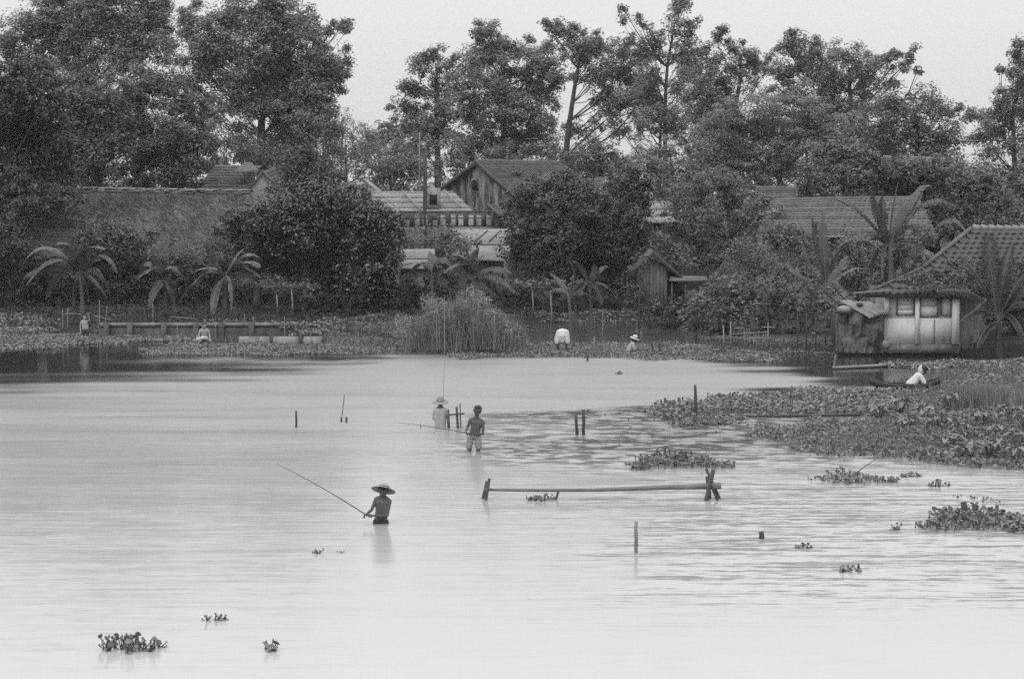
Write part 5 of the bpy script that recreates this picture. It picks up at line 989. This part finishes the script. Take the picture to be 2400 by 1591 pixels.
# ------------------------------------------------------------------ people
def remesh(mb, name, voxel, smooth=6):
    me = mb.mesh('tmp'); o = bpy.data.objects.new('tmp', me); C.objects.link(o)
    r = o.modifiers.new('r', 'REMESH'); r.mode = 'VOXEL'; r.voxel_size = voxel; r.use_smooth_shade = True
    s = o.modifiers.new('s', 'SMOOTH'); s.factor = .5; s.iterations = smooth
    dg = bpy.context.evaluated_depsgraph_get(); dg.update(); out = bpy.data.meshes.new_from_object(o.evaluated_get(dg)); bpy.data.objects.remove(o); bpy.data.meshes.remove(me)
    out.name = name; return out
def put(me, name, m, parent):
    me.transform(Matrix.Translation(Vector(-ORG[parent.name]))); me.materials.clear(); me.materials.append(m); me.polygons.foreach_set('use_smooth', np.ones(len(me.polygons), bool)); o = bpy.data.objects.new(name, me); C.objects.link(o); o.parent = parent; ORG[o.name] = ORG[parent.name]; return o
V = lambda *a: np.array(a, float)
def hand(mb, wr, dr, pn, s, curl=.9):
    """palm, four fingers of unequal length and a thumb leaving the side of the palm"""
    dr = nrm(dr); pn = nrm(pn - dr * np.dot(pn, dr)); sd = np.cross(dr, pn); pe = wr + dr * .07 * s
    for k in (-1, 0, 1): mb.cone(wr + sd * k * .012 * s, .017 * s, pe + sd * k * .02 * s, .015 * s, 8)
    for k, L in zip((-1.5, -.5, .5, 1.5), (.058, .068, .064, .05)):
        b0 = pe + sd * k * .0165 * s; d1 = nrm(dr * math.cos(curl * .6) + pn * math.sin(curl * .6)); b1 = b0 + d1 * L * .5 * s; d2 = nrm(dr * math.cos(curl * 1.6) + pn * math.sin(curl * 1.6)); b2 = b1 + d2 * L * .5 * s
        mb.cone(b0, .0095 * s, b1, .0085 * s, 7); mb.cone(b1, .0085 * s, b2, .007 * s, 7)
    t0 = wr + dr * .02 * s + sd * .026 * s; t1 = t0 + nrm(dr * .7 + sd * .7 + pn * .3) * .035 * s; t2 = t1 + nrm(dr * .8 + pn * .7) * .03 * s
    mb.cone(t0, .012 * s, t1, .0105 * s, 7); mb.cone(t1, .0105 * s, t2, .008 * s, 7)
def person(label, base, J, s=1.0, face=(0, -1, 0), skin='skin', voxel=.008, hair=True, hz_=None, grip=(V(0, 0, -1), V(0, 0, -1)), curl=.9, hs=1.14):
    """J: joints relative to base in metres"""
    t = thing('person', label, 'person', base); j = {k: base + np.array(v, float) for k, v in J.items()}
    f = nrm(np.array(face, float)); up = nrm(j['head'] - j['neck']); sd = nrm(np.cross(f, up)); f = nrm(np.cross(up, sd))
    bs, s = s, s * hs
    b = MB(); hd = j['head']
    b.ball(hd, .086 * s, 14, 11); b.ball(hd + up * .025 * s - f * .012 * s, .09 * s, 14, 11); b.ball(hd - up * .05 * s + f * .03 * s, .058 * s, 12, 9); b.cone(hd - up * .085 * s + f * .052 * s, .028 * s, hd - up * .06 * s + f * .05 * s, .04 * s, 9)
    b.cone(hd + f * .083 * s + up * .005 * s, .010 * s, hd + f * .102 * s - up * .028 * s, .016 * s, 8)          # nose
    b.cone(hd + f * .08 * s - up * .062 * s - sd * .02 * s, .012 * s, hd + f * .08 * s - up * .062 * s + sd * .02 * s, .012 * s, 7)   # lips
    b.cone(hd + f * .078 * s + up * .03 * s - sd * .035 * s, .014 * s, hd + f * .078 * s + up * .03 * s + sd * .035 * s, .014 * s, 7)  # brow
    for k in (-1, 1): b.cone(hd + sd * k * .086 * s + up * .012 * s, .018 * s, hd + sd * k * .088 * s - up * .02 * s, .014 * s, 7)
    s = bs
    b.cone(j['neck'] - up * .02 * s, .050 * s, hd - up * .05 * s, .048 * s)
    for S in 'LR': b.cone(j['neck'] + up * .005 * s, .045 * s, j['sh' + S] + up * .008 * s, .042 * s)
    ch = .5 * (j['shL'] + j['shR']); pv = j['pelvis']; ax = nrm(j['shR'] - j['shL']); hx = nrm(j['hipR'] - j['hipL']); mid = .5 * (ch + pv)
    b.cone(j['shL'] , .046 * s, j['shR'], .046 * s); b.cone(ch, .06 * s, j['neck'], .045 * s)
    for k in (-.75, 0, .75):
        b.cone(ch + ax * k * .10 * s - nrm(ch - pv) * .05 * s, .072 * s, mid + ax * k * .085 * s, .068 * s); b.cone(mid + ax * k * .085 * s, .068 * s, pv + hx * k * .08 * s, .074 * s)
    for S in 'LR':
        b.cone(j['sh' + S], .048 * s, .5 * (j['sh' + S] + j['el' + S]), .040 * s); b.cone(.5 * (j['sh' + S] + j['el' + S]), .040 * s, j['el' + S], .032 * s)
        q = j['el' + S] + .3 * (j['wr' + S] - j['el' + S]); b.cone(j['el' + S], .031 * s, q, .034 * s); b.cone(q, .034 * s, j['wr' + S], .022 * s)
        hand(b, j['wr' + S], (j['wr' + S] - j['el' + S]) if 'hd' + S not in j else j['hd' + S] - j['wr' + S], grip[0 if S == 'L' else 1], s, curl)
        b.cone(j['hip' + S], .078 * s, j['kn' + S], .05 * s); q = j['kn' + S] + .3 * (j['an' + S] - j['kn' + S]); b.cone(j['kn' + S], .05 * s, q, .052 * s); b.cone(q, .052 * s, j['an' + S], .033 * s)
        toe = j['an' + S] + V(f[0], f[1], 0) * .14 * s - V(0, 0, .035 * s); b.cone(j['an' + S] - V(0, 0, .03 * s), .032 * s, toe, .026 * s)
    put(remesh(b, 'body', voxel), 'body', M[skin], t)
    s = bs * hs
    for k in (-1, 1): MB().ball(hd + f * .083 * s + sd * k * .033 * s + up * .008 * s, .013 * s, 8, 6).build('eye', M['eye'], t)
    if hair:
        hm = MB(); hm.ball(hd + up * .035 * s - f * .022 * s, (.093 * s,) * 3, 14, 11); hm.ball(hd - up * .015 * s - f * .04 * s, .078 * s, 12, 9); hm.ball(hd + up * .062 * s + f * .03 * s, .058 * s, 12, 9); put(remesh(hm, 'hair', .008, 3), 'hair', M['hair'], t)
    return t, j, f, up
def garment(t, pieces, name, m, voxel=.01, smooth=8):
    b = MB()
    for p0, r0, p1, r1 in pieces: b.cone(p0, r0, p1, r1, 12)
    return put(remesh(b, name, voxel, smooth), name, m, t)
def hat(t, c, axis, rb_, rc, hc, m, name='hat', droop=.04):
    ax = nrm(np.array(axis, float)); a = nrm(np.cross(ax, V(0, 1, .1))); b = np.cross(ax, a); mb = MB(); seg = 28
    prof = [(rb_, -droop), (rb_ * .8, -droop * .5), (rc * 1.08, 0), (rc, .012), (rc * .96, hc * .45), (rc * .75, hc * .82), (rc * .4, hc * .97), (.004, hc)]
    ang = np.arange(seg) * 2 * math.pi / seg; rows = []
    for off in (0, -.008):
        for r, z in prof: rows.append(c + (r + off * .3) * (np.cos(ang)[:, None] * a + np.sin(ang)[:, None] * b) + ax * (z + off))
    n = len(prof); v = np.vstack(rows); fs = []
    for k in range(2):
        for i in range(n - 1):
            for q in range(seg):
                w = [(k * n + i) * seg + q, (k * n + i) * seg + (q + 1) % seg, (k * n + i + 1) * seg + (q + 1) % seg, (k * n + i + 1) * seg + q]; fs.append(w if k == 0 else w[::-1])
    for q in range(seg): fs.append([q, n * seg + q, n * seg + (q + 1) % seg, (q + 1) % seg])
    mb.add(v, fs); o = mb.build(name, M[m], t, smooth=True)
    MB().tube([c + (rc * 1.03) * (math.cos(x) * a + math.sin(x) * b) + ax * .022 for x in np.linspace(0, 2 * math.pi, 25)], .012, 6, cap=False).build('hat_band', M['straw_dark'], o)
    return o
# boy in the wide hat, waist deep (J relative to the water surface at his place)
b0 = P1.copy(); k = 1 / 803.0
q = lambda zx, zy, y=0: V((zx - 1770) * k, y, (1072 - zy) * k)
t, j, f, up = person('bare-chested boy in wide straw hat, waist deep, holding a long rod', b0,
    dict(head=q(1812, 572, -.02), neck=q(1805, 655), shL=q(1697, 700), shR=q(1902, 730), elL=q(1628, 862, -.02), wrL=q(1556, 905, -.20), elR=q(1868, 945, -.06), wrR=q(1640, 925, -.21),
         hdL=q(1520, 925, -.26), hdR=q(1545, 892, -.24), pelvis=q(1765, 1030), hipL=q(1710, 1055), hipR=q(1825, 1055), knL=V(-.09, -.04, -.33), knR=V(.08, -.03, -.33), anL=V(-.1, 0, -.58), anR=V(.09, .02, -.58)),
    s=.93, face=(-.12, -1, -.05), voxel=.006, hair=True, grip=(V(.3, -.5, -.8), V(.2, .4, -.9)), curl=1.0)
garment(t, [(j['pelvis'] + V(-.055, 0, .0), .078, j['pelvis'] + V(.055, 0, 0), .078), (j['hipL'], .085, j['knL'], .075), (j['hipR'], .085, j['knR'], .075)], 'shorts', M['cloth_dark'])
hat(t, j['head'] + V(.005, .02, .055), (.16, .42, .9), .235, .10, .10, 'straw')
h_ = q(1535, 895, -.255) + b0; tip = D(649, 1087, b0[1] - 0.9); butt = q(1640, 955, -.2) + b0
o = MB().tube(np.vstack([[butt], bez(h_, .5 * (h_ + tip) + V(0, 0, .035), tip, 12)]), np.concatenate([[.013], np.linspace(.0125, .004, 12)]), 6).build('fishing_rod', M['rod'], org=h_); tag(o, 'long dark fishing rod held by the boy in the wide hat', 'fishing rod', 'fishing rods')
# bare-chested boy knee deep
b0 = P2.copy(); k2 = 1 / (6.76 * sc(P2[1])); q = lambda zx, zy, y=0: V((zx - 1430) * k2, y, (1195 - zy) * k2)
t, j, f, up = person('bare-chested boy in pale shorts, knee deep, holding a rod to the left', b0,
    dict(head=q(1478, 545, -.02), neck=q(1468, 655), shL=q(1365, 695), shR=q(1570, 725), elL=q(1315, 830, .0), wrL=q(1285, 885, -.14), elR=q(1565, 915, -.02), wrR=q(1420, 915, -.17),
         hdL=q(1315, 890, -.2), hdR=q(1360, 905, -.2), pelvis=q(1428, 965), hipL=q(1372, 985), hipR=q(1485, 985), knL=q(1350, 1205), knR=q(1490, 1205), anL=V(-.09, .02, -.27), anR=V(.10, .02, -.27)),
    s=.95, face=(-.35, -1, -.1), voxel=.006, grip=(V(.3, -.4, -.9), V(.2, .4, -.9)), curl=1.0)
garment(t, [(j['pelvis'] + V(-.06, 0, .0), .08, j['pelvis'] + V(.06, 0, 0), .08), (j['hipL'] + V(-.005, 0, 0), .088, j['knL'] + V(-.012, 0, .12), .080), (j['hipR'], .088, j['knR'] + V(.01, 0, .12), .080)], 'shorts', M['cloth_mid'])
garment(t, [(j['pelvis'] + V(-.06, 0, .055), .076, j['pelvis'] + V(.07, 0, .05), .076)], 'waistband', M['cloth_dark'])
h_ = q(1330, 890, -.22) + b0; tip = D(930, 990, b0[1] - .6); butt = q(1470, 925, -.16) + b0
o = MB().tube(np.vstack([[butt], bez(h_, .5 * (h_ + tip) + V(0, 0, .02), tip, 12)]), np.concatenate([[.013], np.linspace(.0125, .0035, 12)]), 6).build('fishing_rod', M['rod'], org=h_); tag(o, 'thin fishing rod held level by the knee-deep boy', 'fishing rod', 'fishing rods')
fl = D(986, 1000, b0[1] - .5); mb = MB(); mb.ball(fl, (.014, .014, .04), 8, 7); mb.tube([fl, D(986, 992, b0[1] - .5)], .003, 4); o = mb.build('fishing_float', M['rod'], org=fl); tag(o, 'small float dangling from the level fishing rod', 'float')
# person in hat seen from behind
b0 = P3.copy(); k3 = 1 / (6.76 * sc(P3[1])); q = lambda zx, zy, y=0: V((zx - 890) * k3, y, (815 - zy) * k3)
t, j, f, up = person('person in pale shirt and round hat seen from behind, waist deep', b0,
    dict(head=q(888, 405, .04), neck=q(888, 480, .0), shL=q(815, 535), shR=q(965, 530), elL=q(790, 660, .03), wrL=q(845, 720, .2), elR=q(1000, 640, .03), wrR=q(950, 690, .22),
         pelvis=q(890, 770), hipL=q(850, 800), hipR=q(930, 800), knL=V(-.08, .02, -.35), knR=V(.08, .03, -.35), anL=V(-.09, 0, -.58), anR=V(.09, .02, -.58)), s=.95, face=(.05, 1, 0), voxel=.008, grip=(V(0, 0, -1), V(0, 0, -1)))
ch = .5 * (j['shL'] + j['shR'])
garment(t, [(j['shL'], .066, j['shR'], .066), (ch + V(-.06, 0, -.06), .098, j['pelvis'] + V(-.05, 0, -.1), .10), (ch + V(.06, 0, -.06), .098, j['pelvis'] + V(.05, 0, -.1), .10), (j['shL'], .066, j['elL'], .058), (j['shR'], .066, j['elR'], .058), (ch, .07, j['neck'] + V(0, 0, -.02), .05)], 'shirt', M['cloth_grey'])
hat(t, j['head'] + V(0, -.01, .035), (0, -.22, .97), .215, .105, .13, 'straw_dark', droop=.035)
h_ = b0 + q(950, 690, .25); tip = D(1041, 690, b0[1] + 1.5)
o = MB().tube(bez(b0 + q(920, 740, .2), .5 * (h_ + tip), tip, 12), np.linspace(.010, .004, 12), 6).build('fishing_rod', M['rod_pale'], org=h_); tag(o, 'pale upright rod held by the person in the round hat', 'fishing rod', 'fishing rods')
# bent gatherer in white
b0 = G(1318, 824, .10); k4 = 1 / 425.0; q = lambda zx, zy, y=0: V((zx - 690) * k4, y, (560 - zy) * k4)
t, j, f, up = person('person in white shirt bending over, seen from behind, on the leafy dyke', b0,
    dict(head=V(.02, .62, .42), neck=V(.0, .55, .55), shL=V(-.16, .48, .62), shR=V(.16, .48, .62), elL=V(-.24, .55, .40), wrL=V(-.2, .62, .2), elR=V(.24, .55, .40), wrR=V(.2, .62, .2),
         pelvis=V(.01, .08, .66), hipL=V(-.1, .08, .62), hipR=V(.12, .08, .62), knL=V(-.17, .0, .33), knR=V(.16, .0, .33), anL=V(-.16, .06, .03), anR=V(.15, .06, .03)), s=1.1, face=(0, .8, -.6), voxel=.010, hair=True)
garment(t, [(V(-.09, .05, .70) + b0, .15, V(.11, .05, .70) + b0, .15), (b0 + V(-.12, .04, .62), .15, b0 + V(-.2, -.02, .36), .085), (b0 + V(.13, .04, .62), .15, b0 + V(.2, -.02, .36), .085), (b0 + V(0, -.02, .6), .15, b0 + V(0, -.03, .4), .09), (b0 + V(0, .1, .72), .15, b0 + V(0, .48, .64), .14), (j['shL'], .09, j['elL'], .07), (j['shR'], .09, j['elR'], .07)], 'white_wrap', M['cloth_white'], .012)
# crouching gatherer with hat
b0 = G(1483, 826, .05)
t, j, f, up = person('crouching person in pale shirt and tilted sun hat on the dyke', b0,
    dict(head=V(.08, -.02, .50), neck=V(.02, 0, .40), shL=V(-.0, -.13, .33), shR=V(-.02, .13, .33), elL=V(.06, -.18, .14), wrL=V(.22, -.14, .06), elR=V(.08, .16, .16), wrR=V(.24, .1, .06),
         pelvis=V(-.16, 0, .04), hipL=V(-.14, -.08, .05), hipR=V(-.14, .08, .05), knL=V(.16, -.13, .16), knR=V(.16, .13, .16), anL=V(.02, -.12, -.1), anR=V(.02, .12, -.1)), s=1.0, face=(1, -.2, -.35), voxel=.010)
ch = .5 * (j['shL'] + j['shR']); garment(t, [(ch + V(0, -.07, 0), .10, j['pelvis'] + V(0, -.06, .03), .11), (ch + V(0, .07, 0), .10, j['pelvis'] + V(0, .06, .03), .11), (j['shL'], .075, j['elL'], .058), (j['shR'], .075, j['elR'], .058)], 'shirt', M['cloth_grey'], .012)
hat(t, j['head'] + V(.0, 0, .06), (.32, -.1, .95), .19, .10, .11, 'cloth_white', droop=.02)
# hooded person in the dugout
b0 = G(2150, 916, .0)
t, j, f, up = person('hooded person in white cloth sitting in a dugout among the plants', b0 + V(0, 0, .02),
    dict(head=V(.17, -.04, .64), neck=V(.09, 0, .53), shL=V(.06, -.15, .45), shR=V(.02, .15, .45), elL=V(.17, -.22, .26), wrL=V(.36, -.16, .14), elR=V(.15, .2, .26), wrR=V(.36, .1, .14),
         pelvis=V(-.14, 0, .10), hipL=V(-.12, -.08, .10), hipR=V(-.12, .08, .10), knL=V(.2, -.1, .26), knR=V(.2, .1, .26), anL=V(.34, -.08, .04), anR=V(.34, .08, .04)), s=1.1, face=(1, -.3, -.35), voxel=.010)
ch = .5 * (j['shL'] + j['shR']); garment(t, [(ch + V(-.02, -.07, 0), .115, j['pelvis'] + V(-.04, -.06, .06), .15), (ch + V(-.02, .07, 0), .115, j['pelvis'] + V(-.04, .06, .06), .15), (ch + V(-.1, 0, -.1), .13, j['pelvis'] + V(-.1, 0, .1), .13), (j['shL'], .085, j['elL'], .068), (j['shR'], .085, j['elR'], .068)], 'white_wrap', M['cloth_white'], .012)
garment(t, [(j['head'] + V(-.035, .012, .035), .122, j['head'] + V(-.05, .012, -.02), .12)], 'hood', M['cloth_white'], .010)
garment(t, [(j['hipL'], .10, j['knL'], .085), (j['hipR'], .10, j['knR'], .085)], 'trousers', M['cloth_dark'], .012)
b0 = b0 + V(-.35, 0, .06)
bo = thing('dugout_boat', 'dark dugout boat half hidden in the floating plants', 'boat', b0); mb = MB(); S = 14; prof = [(-1, .16), (-.7, .02), (0, -.05), (.7, .02), (1, .16)]
vs_ = []; xs_ = np.linspace(-1.15, 1.05, S)
for i, x in enumerate(xs_):
    e = (x + .05) / 1.12; w = .26 * (1 - abs(e) ** 2.6) ** .5 * .98 + .03; lift = .14 * abs(e) ** 4
    for a, z in prof: vs_.append(b0 + V(x, a * w, z + lift * 1.6 + .02))
for i, x in enumerate(xs_):
    e = (x + .05) / 1.12; w = .26 * (1 - abs(e) ** 2.6) ** .5 * .9 + .02; lift = .14 * abs(e) ** 4
    for a, z in prof: vs_.append(b0 + V(x, a * w * .9, max(z, .0) + lift * 1.6 + .025))
fs = []
for o_ in (0, S * 5):
    for i in range(S - 1):
        for a in range(4):
            w = [o_ + i * 5 + a, o_ + (i + 1) * 5 + a, o_ + (i + 1) * 5 + a + 1, o_ + i * 5 + a + 1]; fs.append(w if o_ else w[::-1])
for i in range(S - 1):
    for a in (0, 4): fs.append([i * 5 + a, (i + 1) * 5 + a, S * 5 + (i + 1) * 5 + a, S * 5 + i * 5 + a])
mb.add(vs_, fs); mb.build('hull', M['wood_dark'], bo, smooth=True); MB().box(b0 + V(-.62, 0, .17), (.14, .42, .03)).build('thwart', M['wood_dark'], bo)
# boy standing far left
b0 = G(199, 803, .0); 
t, j, f, up = person('small boy in dark shorts with arm raised, standing far left', b0,
    dict(head=V(.04, .0, 1.03), neck=V(.0, 0, .91), shL=V(-.13, 0, .85), shR=V(.12, 0, .87), elL=V(-.17, -.02, .64), wrL=V(-.15, -.08, .45), elR=V(.22, -.05, .92), wrR=V(.17, -.06, 1.12),
         pelvis=V(.03, 0, .50), hipL=V(-.05, 0, .47), hipR=V(.1, 0, .47), knL=V(-.09, -.02, .23), knR=V(.1, 0, .23), anL=V(-.11, .02, .02), anR=V(.11, .02, .02)), s=.88, face=(.2, -1, 0), skin='skin_pale', voxel=.010)
garment(t, [(j['pelvis'] + V(-.05, 0, .0), .075, j['pelvis'] + V(.05, 0, 0), .075), (j['hipL'], .08, j['hipL'] + V(-.02, 0, -.14), .07), (j['hipR'], .08, j['hipR'] + V(.0, 0, -.14), .07)], 'shorts', M['cloth_dark'], .012)
ch = .5 * (j['shL'] + j['shR']); garment(t, [(ch + V(-.05, 0, -.03), .08, j['pelvis'] + V(-.04, 0, .1), .08), (ch + V(.05, 0, -.03), .08, j['pelvis'] + V(.04, 0, .1), .08)], 'singlet', M['cloth_grey'], .012)
# seated man
b0 = G(478, 806, .0)
t, j, f, up = person('bare-chested man in pale shorts sitting on the far left mat', b0,
    dict(head=V(.0, 0, .74), neck=V(.02, .02, .62), shL=V(-.15, .0, .54), shR=V(.18, .0, .54), elL=V(-.2, -.05, .34), wrL=V(-.1, -.2, .2), elR=V(.24, -.02, .34), wrR=V(.26, -.16, .2),
         pelvis=V(.03, .06, .2), hipL=V(-.05, .0, .2), hipR=V(.1, .02, .2), knL=V(-.22, -.2, .2), knR=V(-.02, -.24, .26), anL=V(-.3, -.1, -.02), anR=V(-.22, -.2, .0)), s=1.0, face=(-.2, -1, 0), skin='skin_pale', voxel=.010)
garment(t, [(j['pelvis'] + V(-.06, 0, .0), .10, j['pelvis'] + V(.06, 0, 0), .10), (j['hipL'], .095, j['knL'], .075), (j['hipR'], .095, j['knR'], .075)], 'shorts', M['cloth_white'], .012)

# ------------------------------------------------------------------ humid air
hm = bpy.data.materials.new('haze_air'); hm.use_nodes = True; N, L = hm.node_tree.nodes, hm.node_tree.links; N.remove(N['Principled BSDF'])
pv = N.new('ShaderNodeVolumePrincipled'); pv.inputs['Color'].default_value = (.95, .95, .95, 1); pv.inputs['Density'].default_value = 0.00018; pv.inputs['Anisotropy'].default_value = 0.0
L.new(pv.outputs[0], N['Material Output'].inputs['Volume'])
mb = MB(); mb.box([0, 420, 14], (1240, 1000, 31.4)); o = mb.build('haze', hm, org=(0, 420, 14)); tag(o, 'thin humid air over the pond and trees', 'haze', kind='stuff')
print('leaf tris', TRI[0])
